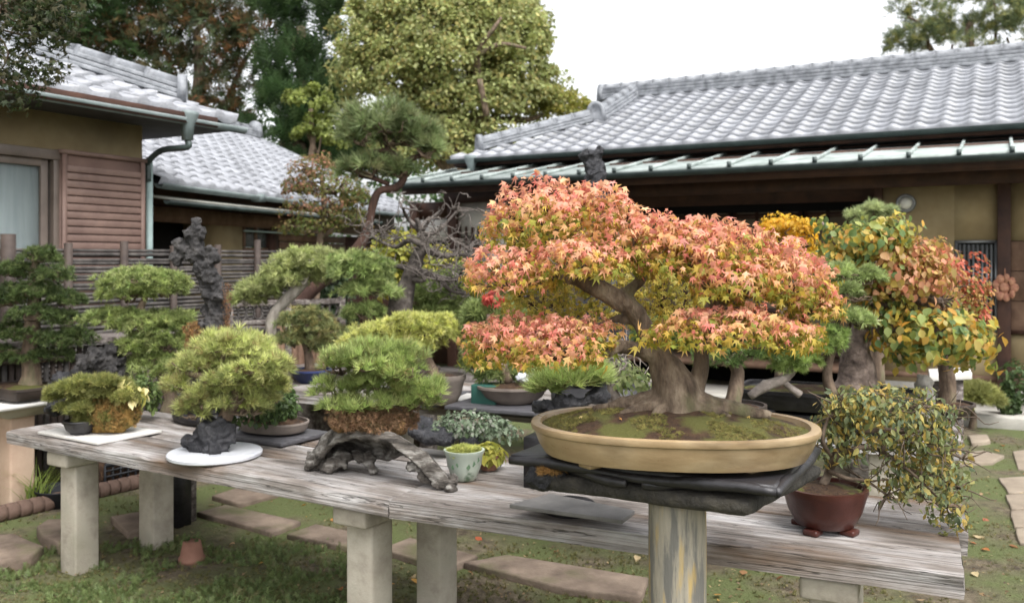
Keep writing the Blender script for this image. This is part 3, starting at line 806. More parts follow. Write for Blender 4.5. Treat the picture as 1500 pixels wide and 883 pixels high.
ridge(lroof_o, lroof(.36, .36, .02), lroof(LRUN, LRUN, .02), 3, .22, .045)
end_tile(lroof_o, lroof(.36, .36, .13), U2 + V2, .85)
lbox("fascia", -5, .3 + .0, .58, .61, ZL - .12, ZL - .03, timber_m)
g0 = lroof(LA, -.06, -.05); g1 = lroof(-.04, -.06, -.05)
half_gutter(g0, g1, .055, gutterl_m, "gutter", lh)
hx = lroof(.62, -.06, -.04)
obj("gutter_hopper", MB().lathe([(0, .05), (.075, .05), (.075, .02), (.045, -.07), (.038, -.2), (0, -.2)], hx, 8, power=6, rz=RZV), gutterl_m, lh)
obj("downpipe", MB().tube([hx - [0, 0, .2], hx - [0, 0, .26], L3(-.05, .3, 2.56), L3(-.02, .08, 2.47), L3(.0, .06, 2.42), L3(.0, .06, 2.3)], [.027] * 6, 8, 4), gutter_m, lh, smooth=True)
obj("downpipe", MB().tube([L3(.02, .05, 2.52), L3(.02, .05, .1)], [.03] * 2, 10, 2), pipe_m, lh, smooth=True)

# ------------------------------------------------------------------ house between
E0 = np.array([-3.5, 8.5]); V3 = np.array([0.26, 0.9656]); U3 = np.array([0.9656, -0.26])
RZ3 = math.atan2(V3[1], V3[0])
def M3(a, out, z): q = E0 + V3 * a + U3 * out; return np.array([q[0], q[1], z])
mh = thing("tiled_annex", M3(3.5, -2, 0), "tiled house with low eaves between the ochre house and the red pine", "house")
def mbox(name, a0, a1, o0, o1, z0, z1, mat, parent=mh, bevel=0.0):
    m = MB().box(M3((a0 + a1) / 2, (o0 + o1) / 2, (z0 + z1) / 2), (abs(a1 - a0), abs(o1 - o0), abs(z1 - z0)), rz=RZ3)
    return obj(name, m, mat, parent, bevel=bevel)
ZM, SLM, MLEN, MRUN = 2.37, 0.45, 7.3, 3.25
def mroof(a, r, dz=0.0): return M3(a, -r, ZM + SLM * r + dz)
d3 = MB().add([mroof(.1, 0, -.03), mroof(MLEN, 0, -.03), mroof(MLEN, MRUN, -.03), mroof(.1, MRUN, -.03), M3(MLEN, -2 * MRUN, ZM), M3(.1, -2 * MRUN, ZM)], Q=[[0, 1, 2, 3], [2, 4, 5, 3]])
d3.add([mroof(MLEN, 0, -.03), M3(MLEN, -2 * MRUN, ZM), mroof(MLEN, MRUN, -.03)], T=[[0, 1, 2]])
mroof_o = obj("roof", d3, deck_m, mh)
tiled_slope(mroof_o, mroof(.1, 0)[:2], V3, -U3, ZM, SLM, MLEN - .1, MRUN, lambda a, r: True, 3)
ridge(mroof_o, mroof(MLEN - 2.2, MRUN, .0), mroof(MLEN - .02, MRUN, .0), 3, .26, .05)
end_tile(mroof_o, mroof(MLEN - .05, MRUN, .18), V3, .95)
obj("verge", MB().bar(mroof(MLEN + .02, -.02, .02), mroof(MLEN + .02, MRUN, .02), .1, .07), ridge_m, mroof_o, bevel=.01)
half_gutter(M3(.1, .06, ZM - .03), M3(MLEN, .06, ZM - .03), .055, gutterl_m, "gutter", mh)
mbox("gutter_clip", 1.85, 1.95, .0, .12, ZM - .1, ZM - .01, gutterl_m)
pr = MB().add([M3(.1, -.35, ZM - .10), M3(5.2, -.35, ZM - .10), M3(5.2, .12, ZM - .17), M3(.1, .12, ZM - .17), M3(.1, -.35, ZM - .12), M3(5.2, -.35, ZM - .12), M3(5.2, .12, ZM - .19), M3(.1, .12, ZM - .19)],
              Q=[[0, 3, 2, 1], [4, 5, 6, 7], [3, 7, 6, 2], [0, 4, 7, 3], [1, 2, 6, 5]])
obj("pent_roof", pr, mk("weathered_sheet", [(120, 120, 112), (160, 160, 152)], scale=4, rough=.7, bump=.2), mh)
half_gutter(M3(.1, .15, ZM - .2), M3(5.2, .15, ZM - .2), .04, gutter_m, "gutter", mh)
MO = -.45
def MW(px, py, o=MO): return onplane(px, py, E0 + U3 * o, V3)
def mwall(name, x0, x1, y0, y1, mat, o0=MO, th=.05, zb=None, zt=None, parent=mh, bevel=0.0):
    a0 = MW(x0, HZ, o0)[0]; a1 = MW(x1, HZ, o0)[0]; xm = (x0 + x1) / 2
    z1 = MW(xm, y0, o0)[1] if zt is None else zt
    z0 = MW(xm, y1, o0)[1] if zb is None else zb
    return mbox(name, a0, a1, o0 - th, o0, z0, z1, mat, parent, bevel)
mbox("head_beam", .1, 7.2, MO - .06, MO + .03, 2.0, 2.16, timberh_m)
mbox("wall_above", .1, 7.2, MO - .05, MO, 2.16, 2.5, timber_m)
mwall("opening_shade_sheet", 190, 312, 315, 600, black_m, MO - .5, zb=0, zt=2.1)  # solid panel painted near-black for the shade in the opening
mwall("wall_panel", 312, 355, 318, 600, ochre_m, MO, .4, zb=0, zt=2.01)
mw = mwall("window", 357, 396, 320, 362, black_m, MO - .15, .03, zt=2.0)
mwall("pane", 357, 396, 320, 362, glass_m, MO - .03, .006, zt=2.0, parent=mw)
mwall("frame", 357, 360, 320, 362, timberh_m, MO, .04, zt=2.0, parent=mw)
mwall("frame", 375, 377, 320, 362, timberh_m, MO, .04, zt=2.0, parent=mw)
for kk in range(7): mwall("siding_board", 357, 397, 363 + kk * 11, 373 + kk * 11, timberh_m, MO, .03 + .01 * (kk % 2))
mwall("post", 397, 408, 315, 600, timber_m, MO + .04, .12, zb=0, zt=2.02)
mw2 = mwall("window", 410, 470, 320, 362, black_m, MO - .15, .03, zt=2.0)
mwall("pane", 410, 470, 320, 362, glass_m, MO - .03, .006, zt=2.0, parent=mw2)
for kk in range(4): mwall("siding_board", 410, 506, 345 + kk * 11, 355 + kk * 11, timberh_m, MO + .02, .03)
mwall("opening_shade_sheet", 408, 640, 390, 600, black_m, MO - .1, zb=0)  # another solid panel whose near-black colour stands for shade
mwall("wall_panel", 507, 640, 316, 348, plaster_m, MO + .02, .05, zt=2.0)
mwall("wall_panel", 507, 640, 350, 600, timber_m, MO + .01, .05, zb=0)
tb0 = MW(357, 338, MO + .06); tb1 = MW(465, 337, MO + .06)
obj("tube_reflection", MB().tube([M3(tb0[0], MO + .06, tb0[1]), M3(tb1[0], MO + .06, tb0[1])], [.012] * 2, 6, 1), pipe_m, mh)  # pale rod standing in for the reflected line of a fluorescent tube

# ------------------------------------------------------------------ fences
def fence_line(p, q, t): return np.asarray(p) * (1 - t) + np.asarray(q) * t
fp = P(40, 400, 6.4)[:2]; fq = P(330, 400, 9.3)[:2]
# horizontal split-bamboo fence in front of the ochre house
bf0 = CW + U2 * .35 - V2 * 2.6; bf1 = CW + U2 * .35 + V2 * 1.6
bf = thing("bamboo_fence", (*(bf0 + bf1) / 2, 0), "weathered split bamboo fence with horizontal strips below the louvred shutter box", "fence")
zf = 1.70; nst = 36
dv = (bf1 - bf0)
rg = np.random.default_rng(11)
for kk in range(nst):
    z = zf - .03 - kk * .0345
    a = np.array([*(bf0), z + rg.normal(0, .004)]); b = np.array([*(bf1), z + rg.normal(0, .004)])
    mid = [a + (b - a) * t + np.array([0, 0, rg.normal(0, .004)]) for t in np.linspace(0, 1, 7)]
    obj("bamboo_strip", MB().tube(mid, [.0165 + rg.normal(0, .0015)] * 7, 6, 1), bamboo_m, bf)
for t in np.linspace(0.02, .98, 9):
    q = bf0 + dv * t + U2 * .035
    hh = 1.74 + rg.uniform(-.02, .06)
    pst = obj("fence_post", MB().tube([[*q, 0], [*q, hh]], [.034, .032], 8, 2), bambood_m, bf)
for z in (.4,):
    obj("lower_panel", MB().bar([*bf0, z - .1], [*bf1, z - .1], .03, .45), bambood_m, bf)
tp = bf0 + dv * .05
q = P(12, 345, 6.3)
tag(obj("gate_post", MB().tube([[q[0], q[1], 0], [q[0], q[1], 1.78]], [.05, .05], 12, 2), bambood_m), "thick grey round post standing by the window at left edge", "post")
# low fence with a flat weathered cap in front of it
lf0 = G(-60, 512, 1.06)[:2] * np.array([1, 1]); lf0 = np.array([-3.9, 5.75]); lf1 = np.array([-1.95, 7.3])
lf = thing("low_fence", (*(lf0 + lf1) / 2, 0), "low fence of upright brown bamboo slats under a flat grey cap", "fence")
dl = lf1 - lf0; nl = np.linalg.norm(dl); dl /= nl; pl = np.array([dl[1], -dl[0]])
for kk in range(int(nl / .043)):
    q = lf0 + dl * (.02 + kk * .043)
    obj("slat", MB().tube([[*q, 0.05], [*q, .98 + rg.normal(0, .002)]], [.0195, .0195], 6, 1), bambood_m if kk % 3 else bamboo_m, lf)
for z in (.9, .3): obj("rail", MB().bar([*(lf0 + pl * .035), z], [*(lf1 + pl * .035), z], .03, .035), bambood_m, lf)
cpb = MB().bar([*(lf0 - pl * .1), 1.02], [*(lf1 - pl * .1), 1.02], .42, .04)
obj("cap_board", cpb, plank2_m, lf, bevel=.006)
# openwork fence with scale lattice
of0 = P(335, 450, 7.9)[:2]; of1 = P(500, 450, 8.6)[:2]
off = thing("openwork_fence", (*(of0 + of1) / 2, 0), "grey fence panel with an openwork lattice band beneath its rail", "fence")
do = of1 - of0; no = np.linalg.norm(do); do /= no
zt_ = 1.2
for z, h_ in ((zt_, .05), (zt_ - .17, .04)): obj("rail", MB().bar([*of0, z], [*of1, z], .05, h_), plank2_m, off, bevel=.004)
for t in (0, .5, 1): obj("post", MB().box([*(of0 + do * no * t), .62], (.06, .06, 1.24), rz=math.atan2(do[1], do[0])), plank2_m, off, bevel=.004)
kk = 0
for a in np.arange(.05, no - .03, .075):
    c = of0 + do * a
    t = np.linspace(0, 2 * math.pi, 11)
    pts = [[*(c + do * .042 * math.cos(x)), zt_ - .085 + .06 * math.sin(x)] for x in t]
    obj("lattice_ring", MB().tube(pts, [.009] * 11, 5, 1), bamboo_m, off)
for a in np.arange(.03, no, .06): obj("board", MB().box([*(of0 + do * a), .52], (.055, .02, .98), rz=math.atan2(do[1], do[0])), timberh_m, off)
# ------------------------------------------------------------------ leaf and needle templates
def maple_leaf(curl=.28, fold=0.0, thin=1.0):
    a = np.radians([90, 70, 44, 18, -8, -40, -90, -140, 188, 162, 136, 110]); r = np.array([1.0, .36, .88, .33, .5, .2, .12, .2, .5, .33, .88, .36]) ** thin
    v = np.column_stack([np.cos(a) * r, np.sin(a) * r + .05, -curl * r * r + fold * np.abs(np.cos(a) * r)])
    v = np.vstack([v, [[0, 0, .02]]]); n = len(a)
    return v, np.array([[n, (i + 1) % n, i] for i in range(n)])[:, ::-1]
def oval_leaf(w=.42):
    v = np.array([[0, 0, 0], [w * .75, .28, .1], [w * .9, .6, .08], [0, 1.05, -.14], [-w * .9, .6, .08], [-w * .75, .28, .1], [0, .5, -.03]])
    return v, np.array([[0, 1, 6], [1, 2, 6], [2, 3, 6], [3, 4, 6], [4, 5, 6], [5, 0, 6]])
def small_leaf():
    v = np.array([[0, 0, 0], [.36, .5, .1], [0, 1, -.05], [-.36, .5, .1]])
    return v, np.array([[0, 1, 2], [0, 2, 3]])
def tuft(k, w, spread, seed, droop=0.0):
    """k needles fanning from one point about +z"""
    g = np.random.default_rng(seed); V = []; T = []
    for i in range(k):
        az = g.uniform(0, 2 * math.pi); el = spread * math.sqrt(g.uniform(0.02, 1))
        d = np.array([math.sin(el) * math.cos(az), math.sin(el) * math.sin(az), math.cos(el)])
        x = np.cross(d, [math.cos(az * 3), math.sin(az * 3), .3]); x /= np.linalg.norm(x)
        l = g.uniform(.7, 1.05); b = d * .05
        V += [b + x * w, b - x * w, d * l - np.array([0, 0, droop * l * l])]
        T.append([3 * i, 3 * i + 1, 3 * i + 2])
    return np.array(V), np.array(T)
def frond(seed):
    """flat spray of scale leaves (juniper, cedar)"""
    g = np.random.default_rng(seed); V = []; T = []; n = 0
    for i in range(9):
        y = .1 + .1 * i; side = 1 if i % 2 else -1; l = .42 * (1 - .6 * i / 9)
        V += [[0, y - .05, 0], [side * l, y + l * .7, g.normal(0, .08)], [0, y + .09, .02]]
        T.append([n, n + 1, n + 2]); n += 3
    return np.array(V, float), np.array(T)
MLS = [maple_leaf(.28), maple_leaf(.55, .35), maple_leaf(.1, .5, 1.15), maple_leaf(.7, 0, 1.1)]; ML = MLS[0]; OL = oval_leaf(); NLF = oval_leaf(.3); SMALL = small_leaf()
KIND = {
    'maple': (ML, leaf_m, 'leaf'), 'oval': (OL, leaf_m, 'leaf'), 'small': (SMALL, leaf_m, 'leaf'), 'narrow': (NLF, leaf_m, 'leaf'),
    'long': (tuft(17, .032, .95, 1), needle_m, 'tuft'), 'short': (tuft(26, .06, 1.4, 2), needle_m, 'tuft'),
    'juniper': (tuft(16, .07, 1.2, 3), needle_m, 'tuft'), 'farneedle': (tuft(16, .04, 1.15, 4), needle_m, 'tuft'), 'frond': (frond(5), leaf_m, 'frond'),
    'farleaf': (SMALL, farleaf_m, 'leaf'), 'farfrond': (frond(6), farleaf_m, 'frond'), 'farmaple': (ML, farleaf_m, 'leaf'),
}
def basis(n, up=None):
    """rotations with local z = n and random spin; with up: local y leans to up"""
    n = n / (np.linalg.norm(n, axis=1)[:, None] + 1e-9)
    h = RNG.normal(size=n.shape) if up is None else np.tile(up, (len(n), 1)) + RNG.normal(size=n.shape) * .45
    x = np.cross(h, n); x /= np.linalg.norm(x, axis=1)[:, None] + 1e-9
    y = np.cross(n, x)
    return np.stack([x, y, n], axis=2)
def palette(cols, n, jit=.1):
    """random picks from a list of sRGB colours (linear result)"""
    c = np.array([lin(q) for q in cols])
    w = RNG.random(n) * (len(c) - 1); i = np.floor(w).astype(int); f = (w - i)[:, None]
    i2 = np.minimum(i + 1, len(c) - 1)
    r = c[i] * (1 - f) + c[i2] * f
    return np.clip(r * (1 + RNG.normal(size=(n, 1)) * jit), .002, .95)
def dome(n, c, rad, low=-.25, inner=.2, lump=.22, lf=2.2, seed=0, gap=0.0):
    """points in the leafy shell of a dome; returns points and outward normals"""
    d = RNG.normal(size=(n * 3, 3)); d /= np.linalg.norm(d, axis=1)[:, None]
    d = d[d[:, 2] > low]
    if gap: d = d[vnoise(d, 2.9, seed + 9, 2) + RNG.normal(size=len(d)) * .07 > -gap]
    d = d[:n]
    n = len(d)
    r = 1 + lump * vnoise(d, lf, seed + 1, 2) * 1.6
    ins = RNG.random(n)
    r = r * np.where(ins < inner, RNG.uniform(.35, .95, n), RNG.uniform(.84, 1.06, n))
    return np.asarray(c) + d * r[:, None] * np.asarray(rad), d, r
def foliage(mb, kind, pts, nrm, size, cols, upw=.35, jit=.5, var=.22, sag=None, cj=.1):
    tv, tt = KIND[kind][0]; kd = KIND[kind][2]
    n = len(pts)
    if kd == 'leaf':
        nn = nrm + np.array([0, 0, upw]) + RNG.normal(size=(n, 3)) * jit
        R = basis(nn, None if kind == 'farleaf' else (np.array([0, 0, -1.0]) if sag is None else sag))
    elif kd == 'tuft':
        nn = nrm * .8 + np.array([0, 0, upw]) + RNG.normal(size=(n, 3)) * jit * .6
        R = basis(nn)
    else:
        ax = nrm * .7 + np.array([0, 0, upw]) + RNG.normal(size=(n, 3)) * jit * .6
        ax /= np.linalg.norm(ax, axis=1)[:, None]
        z = RNG.normal(size=(n, 3)); x = np.cross(ax, z); x /= np.linalg.norm(x, axis=1)[:, None]; z = np.cross(x, ax)
        R = np.stack([x, ax, z], axis=2)
    sc = size * (1 + RNG.normal(size=n) * var).clip(.5, 1.6)
    c = cols if isinstance(cols, np.ndarray) else palette(cols, n, cj)
    if kd == 'tuft': c = (c * .84 + (c @ np.array([.25, .65, .1]))[:, None] * .16) * np.array([1.1, 1.0, 1.0])      # needles are greyer than leaves
    if tv is ML[0] and n > 30:         # four differently curled leaves
        w = RNG.integers(0, 4, n)
        sc = np.column_stack([sc * RNG.uniform(.8, 1.1, n), sc, sc * RNG.uniform(.4, 1.4, n)])
        for q in range(4): mb.inst(*MLS[q], pts[w == q], R[w == q], sc[w == q], c[w == q])
        return
    if kd == 'leaf': sc = np.column_stack([sc * RNG.uniform(.75, 1.1, n), sc, sc * RNG.uniform(-.6, 2.2, n)])
    mb.inst(tv, tt, pts, R, sc, c)

def branch(mb, a, b, r0, r1, wob=.12, seg=5, sides=6, seed=0, lift=0.0):
    a = np.asarray(a, float); b = np.asarray(b, float); g = np.random.default_rng(seed)
    L = np.linalg.norm(b - a); t = np.linspace(0, 1, seg)
    p = a + (b - a) * t[:, None] + g.normal(size=(seg, 3)) * wob * L * np.sin(t * math.pi)[:, None] + np.array([0, 0, lift * L]) * np.sin(t * math.pi)[:, None]
    mb.tube(p, np.linspace(r0, r1, seg), sides, 3, .12, 40, seed)
    return p
def pxpath(lst, Y, sc=None):
    k = Y / F
    return [P(x, y, Y) + [0, d * k, 0] for x, y, d, r in lst], [r * k for x, y, d, r in lst]

PADSEED = [100]
def pad(root, kind, px, py, Y, rx, rz, n, size_px, cols, ry=None, dY=0.0, low=-.25, inner=.2, upw=.35, jit=.5, lump=.22, name="foliage_pad", twig=None, from_=None, sub=0, cj=.1, colfn=None):
    """one clump of foliage given by its place and size in the photo at distance Y"""
    PADSEED[0] += 1; sd_ = PADSEED[0]; reseed(sd_)
    k = Y / F
    c = P(px, py, Y) + [0, dY * k, 0]
    rad = np.array([rx, ry if ry else rx * .8, rz]) * k
    mb = MB()
    if sub:
        far = kind.startswith('far')
        cp, cn, _ = dome(sub, c, rad * (.86 if far else .78), max(low, -.5), .25, lump, seed=sd_, gap=.2 if far else 0)
        per = max(6, n // len(cp))
        for q in range(len(cp)):
            rr = np.array([rx, rx * .9, max(rz, rx * .5)]) * k * (RNG.uniform(.13, .28) if far else RNG.uniform(.24, .38))
            p, d, r = dome(per, cp[q], rr, -.35, .15, .1, seed=sd_ + q)
            cc = colfn(p, c, rad) if colfn else palette(cols, len(p), cj)
            cc = cc * RNG.uniform(.74, 1.18)          # clumps differ in tint
            foliage(mb, kind, p, d * .6 + cn[q] * .6, size_px * k, cc, upw, jit, cj=cj)
    else:
        p, d, r = dome(n, c, rad, low, inner, lump, seed=sd_, gap=.16 if KIND[kind][2] == 'tuft' else .3)
        cc = colfn(p, c, rad) if colfn else cols
        foliage(mb, kind, p, d, size_px * k, cc, upw, jit, cj=cj)
    o = obj(name, mb, KIND[kind][1], root, kind="stuff")
    if twig is not None:
        t = MB(); nb = 7
        for q in range(nb):
            a = RNG.uniform(0, 2 * math.pi); f = RNG.uniform(.45, .85)
            e = c + rad * np.array([math.cos(a) * f, math.sin(a) * f, RNG.uniform(-.1, .45)])
            branch(t, c - [0, 0, rad[2] * .35], e, 2.2 * k, .8 * k, .12, 5, 5, sd_ + q)
        if from_ is not None: branch(t, from_, c - [0, 0, rad[2] * .3], 4.5 * k, 2.2 * k, .1, 6, 6, sd_)
        obj("branch", t, twig, root, kind="stuff")
    return o

# ------------------------------------------------------------------ benches
def plank(parent, a, b, w, t, ztop, mat, seed, name="plank", worn=.006):
    """a worn board whose front edge runs a->b (2D), width w to the back"""
    a = np.asarray(a, float); b = np.asarray(b, float); d = b - a; Ln = np.linalg.norm(d); d /= Ln
    nx_, ny_, nz_ = max(12, int(Ln / .035)), 9, 4
    m = MB()
    def surf(fn, nu, nv): m.grid(fn, nu, nv)
    def shape(x, y, z):
        q = np.column_stack([x * .8, y * 5, z * 9])
        wx = vnoise(q, 2.2, seed, 3); wz = vnoise(np.column_stack([x * 1.2, y * 14, z * 0]), 2.0, seed + 5, 2)
        ef = np.exp(-((y) / .02) ** 2) + np.exp(-((w - y) / .02) ** 2)
        top = z > t * .5
        y2 = y + wx * worn * 1.4 * (np.where(y < w / 2, 1, -1)) * (ef + .1)
        z2 = z + np.where(top, -.5, .3) * worn * ef + wz * worn * .35
        chip = vnoise(np.column_stack([x, y * 0, z * 0]), 5.0, seed + 9, 2)
        z2 = z2 - np.where(top, np.clip(chip - .35, 0, 1) * .03 * ef, 0)
        x2 = x + vnoise(np.column_stack([x * 0, y * 30, z * 30]), 1.0, seed + 2, 2) * .006 * ((x < .01) | (x > Ln - .01))
        return np.column_stack([x2, y2, z2 - t])
    surf(lambda u, v: shape(u * Ln, v * w, np.full_like(u, t)), nx_, ny_)
    surf(lambda u, v: shape(u * Ln, (1 - v) * w, np.zeros_like(u)), nx_, 5)
    surf(lambda u, v: shape(u * Ln, np.zeros_like(u), v * t), nx_, nz_)
    surf(lambda u, v: shape(u * Ln, np.full_like(u, w), (1 - v) * t), nx_, nz_)
    surf(lambda u, v: shape(np.zeros_like(u), (1 - u) * w, v * t), 7, nz_)
    surf(lambda u, v: shape(np.full_like(u, Ln), u * w, v * t), 7, nz_)
    o = obj(name, m, mat, parent, loc=np.array([a[0], a[1], ztop]), rz=math.atan2(d[1], d[0]))
    return o
def bench_leg(parent, p, ang, w, z1, mat=conc_m, name="leg"):
    m = MB().box([p[0], p[1], z1 / 2 - .02], (w, w, z1 + .04), rz=ang)
    return obj(name, m, mat, parent, bevel=.012)
BZ = 0.70
A0 = np.array([-2.66, 4.66]); A1 = np.array([-.462, 3.331]); B0 = np.array([-.457, 3.328]); B1 = np.array([1.29, 2.53])
nb1 = thing("left_bench", (-1.4, 4.4, 0), "left stretch of weathered plank display bench carrying the white square slab", "bench")
dL = (A1 - A0) / np.linalg.norm(A1 - A0); pL = np.array([-dL[1], dL[0]])
w3 = [.30, .25, .26]; off = 0
for kk in range(3):
    plank(nb1, A0 + pL * off + dL * [0, .09, .04][kk], A1 + pL * off, w3[kk], .07 if kk == 0 else .06, BZ - .004 * kk, plank_m, 20 + kk, worn=.012)
    off += w3[kk] + .02
nb2 = thing("right_bench", (.6, 3.2, 0), "right stretch of silvery plank display bench carrying the brown round pot", "bench")
dR = (B1 - B0) / np.linalg.norm(B1 - B0); pR = np.array([-dR[1], dR[0]])
off = 0
for kk, w_ in enumerate((.42, .41)):
    plank(nb2, B0 + pR * off + dR * .0, B1 + pR * off + dR * (.0 if kk == 0 else .03), w_, .072, BZ - .003 * kk, plank_m, 31 + kk, worn=.009)
    off += w_ + .02
angL = math.atan2(dL[1], dL[0]); angR = math.atan2(dR[1], dR[0])
def leg_pair(parent, a, dirv, perp, ang, t, z1, front=.16, back=.62, w=.135, beam=True):
    q = a + dirv * t
    f = q + perp * front; b_ = q + perp * back
    bench_leg(parent, f, ang, w, z1 - .075); bench_leg(parent, b_, ang, w, z1 - .075)
    obj("cross_beam", MB().bar([*(q + perp * .03), z1 - .037], [*(q + perp * .80), z1 - .037], .17, .072), conc_m, parent, bevel=.012)
leg_pair(nb1, A0, dL, pL, angL, .40, BZ - .075)
leg_pair(nb1, A0, dL, pL, angL, 2.34, BZ - .075)
leg_pair(nb2, B0, dR, pR, angR, 1.55, BZ - .078, front=.2)
# second row of benches behind
C0 = np.array([-1.6, 6.15]); C1 = np.array([2.2, 4.32])
sb2 = thing("rear_bench", (.3, 5.6, 0), "grey plank bench in the second row behind the maple", "bench")
dC = (C1 - C0) / np.linalg.norm(C1 - C0); pC = np.array([-dC[1], dC[0]]); angC = math.atan2(dC[1], dC[0])
off = 0
for kk in range(3):
    plank(sb2, C0 + pC * off, C1 + pC * off, .29, .085, BZ, plank_m, 41 + kk, worn=.008); off += .302
for t in (.5, 2.0, 3.85):
    for f in (.12, .75): bench_leg(sb2, C0 + dC * t + pC * f, angC, .14, BZ - .085)
D0 = np.array([-2.6, 8.1]); D1 = np.array([1.2, 6.6])
sb3 = thing("far_bench", (-.5, 7.6, 0), "dark plank bench in the third row below the bare branched tree", "bench")
dD = (D1 - D0) / np.linalg.norm(D1 - D0); pD = np.array([-dD[1], dD[0]]); angD = math.atan2(dD[1], dD[0]); off = 0
for kk in range(2):
    plank(sb3, D0 + pD * off, D1 + pD * off, .33, .06, .62, plank2_m, 51 + kk); off += .34
for t in (.3, 2.0, 3.7):
    for f in (.1, .55): bench_leg(sb3, D0 + dD * t + pD * f, angD, .12, .55, plank2_m)

# ------------------------------------------------------------------ pots
def pot(root, c, prof, mat, n=40, sx=1, sy=1, rz=0, power=2.0, feet=None, name="pot", soil=None, soilm=None, fh=.02):
    o = obj(name, MB().lathe(prof, c, n, sx, sy, rz, power=power), mat, root, smooth=True)
    o.modifiers.new("edge", 'EDGE_SPLIT').split_angle = .7
    if feet:
        for k in range(4):
            a = rz + math.pi / 4 + k * math.pi / 2
            r = feet
            p = np.asarray(c) + [r * sx * math.cos(a) , r * sy * math.sin(a), -fh / 2 + .002]
            obj("foot", MB().box(p, (.05, .05, fh), rz=a), mat, o, bevel=.006)
    if soil:
        r, z, hump = soil
        g = lambda u, v: np.column_stack([(r * u * np.cos(v * 2 * math.pi) * sx) * math.cos(rz) - (r * u * np.sin(v * 2 * math.pi) * sy) * math.sin(rz) + c[0],
                                          (r * u * np.cos(v * 2 * math.pi) * sx) * math.sin(rz) + (r * u * np.sin(v * 2 * math.pi) * sy) * math.cos(rz) + c[1],
                                          c[2] + z + hump * (1 - u ** 2) + .006 * vnoise(np.column_stack([u * np.cos(v * 6.283), u * np.sin(v * 6.283), u * 0]), 6, 3, 2)])
        obj("soil", MB().grid(g, 10, n + 1), soilm or soil_m, root, smooth=True)
    return o
def tray_prof(h, lip=.012, wall=.94, depth=.02):
    return [(0, 0), (wall - .04, 0), (wall, .01), (.985, h * .78), (1.0, h * .8), (1.0, h), (.955, h), (.95, h - depth), (0, h - depth)]
def bowl_prof(h):
    return [(0, 0), (.55, 0), (.62, .01), (.82, h * .35), (.96, h * .78), (1.04, h * .86), (1.04, h), (.95, h), (.93, h - .015), (0, h - .015)]
def scaled(prof, r): return [(a * r, z) for a, z in prof]
def moss_bits(root, c, sx, sy, rz, n, size, cols, hump, zoff, mask_seed=1, thr=.0, name="moss"):
    """tiny upright moss shoots in patches over soil"""
    a = RNG.uniform(0, 2 * math.pi, n); r = np.sqrt(RNG.random(n)) * .97
    x = r * np.cos(a) * sx; y = r * np.sin(a) * sy
    keep = vnoise(np.column_stack([x, y, x * 0]), 9, mask_seed, 2) > thr
    x, y, r = x[keep], y[keep], r[keep]
    p = np.column_stack([c[0] + x * math.cos(rz) - y * math.sin(rz), c[1] + x * math.sin(rz) + y * math.cos(rz), c[2] + zoff + hump * (1 - r ** 2)])
    m = MB(); nn = np.tile([0, 0, 1.0], (len(p), 1))
    foliage(m, 'juniper', p, nn, size, cols, .5, .5)
    return obj(name, m, moss_m, root, kind="stuff")
def leaves_on(root, c, sx, sy, n, z, size, cols, seed, name="fallen_leaf"):
    g = np.random.default_rng(seed)
    me_m = MB().add(ML[0], T=ML[1]); me = me_m.mesh("fallen_leaf"); me.materials.append(leafo_m)
    for k in range(n):
        a = g.uniform(0, 6.28); r = math.sqrt(g.random()) * .9
        share(name, me, root, [c[0] + sx * r * math.cos(a), c[1] + sy * r * math.sin(a), c[2] + z(r)], (g.normal(0, .35), g.normal(0, .35), g.uniform(0, 6.28)), [size * g.uniform(.7, 1.1)] * 3, lin(cols[g.integers(len(cols))]))
# ------------------------------------------------------------------ the maple on its pedestal
reseed(1)
YM = 2.52
st = thing("stone_pedestal", (.46, 2.55, 0), "round striped post topped by a rough dark stone slab, in front of the bench", "pedestal")
pm = MB(); t = np.linspace(0, 1, 26)
zz = np.concatenate([np.linspace(-.02, .943, 30)])
pts = [[.46, 2.47, z] for z in zz]
pm.tube(pts, [.08] * 30, 28, 1, .035, 9, 4, raw=True)
obj("post", pm, post_m, st, smooth=True)
def rough_slab(poly, z0, z1, amp, seed, sub=14):
    """polygon slab with a broken edge"""
    poly = np.asarray(poly, float); pts = []
    for k in range(len(poly)):
        for q in np.linspace(0, 1, sub, endpoint=False): pts.append(poly[k] * (1 - q) + poly[(k + 1) % len(poly)] * q)
    pts = np.array(pts); c = pts.mean(0); n = len(pts); V = []
    lv = [(z0, .93), (z0 + (z1 - z0) * .2, .99), (z0 + (z1 - z0) * .5, 1.0), (z0 + (z1 - z0) * .85, .995), (z1, .965), (z1 + .001, .5)]
    for k, (z, s) in enumerate(lv):
        w = vnoise(np.column_stack([pts, np.full(n, z * 3)]), 11, seed, 3) * amp
        d = (pts - c); d = d / np.linalg.norm(d, axis=1)[:, None]
        V.append(np.column_stack([c + (pts - c) * s + d * w[:, None], np.full(n, z) + vnoise(np.column_stack([pts, np.zeros(n)]), 14, seed + 2, 2) * amp * .35]))
    V = np.vstack(V + [[[*c, z0]], [[*c, z1 + .001]]]); m_ = len(lv)
    Q = [[r * n + a, r * n + (a + 1) % n, (r + 1) * n + (a + 1) % n, (r + 1) * n + a] for r in range(m_ - 1) for a in range(n)]
    T = [[m_ * n, (a + 1) % n, a] for a in range(n)] + [[m_ * n + 1, (m_ - 1) * n + a, (m_ - 1) * n + (a + 1) % n] for a in range(n)]
    return MB().add(V, T=T, Q=Q)
obj("slab", rough_slab([(.10, 2.53), (.60, 2.25), (.92, 2.66), (.42, 2.93)], .940, .985, .012, 3), slab_m, st)
mossy = rock_mb([(P(795, 700, 2.56), (.045, .05, .05)), (P(812, 690, 2.56), (.045, .05, .04))], .012, .012, 22, 4)
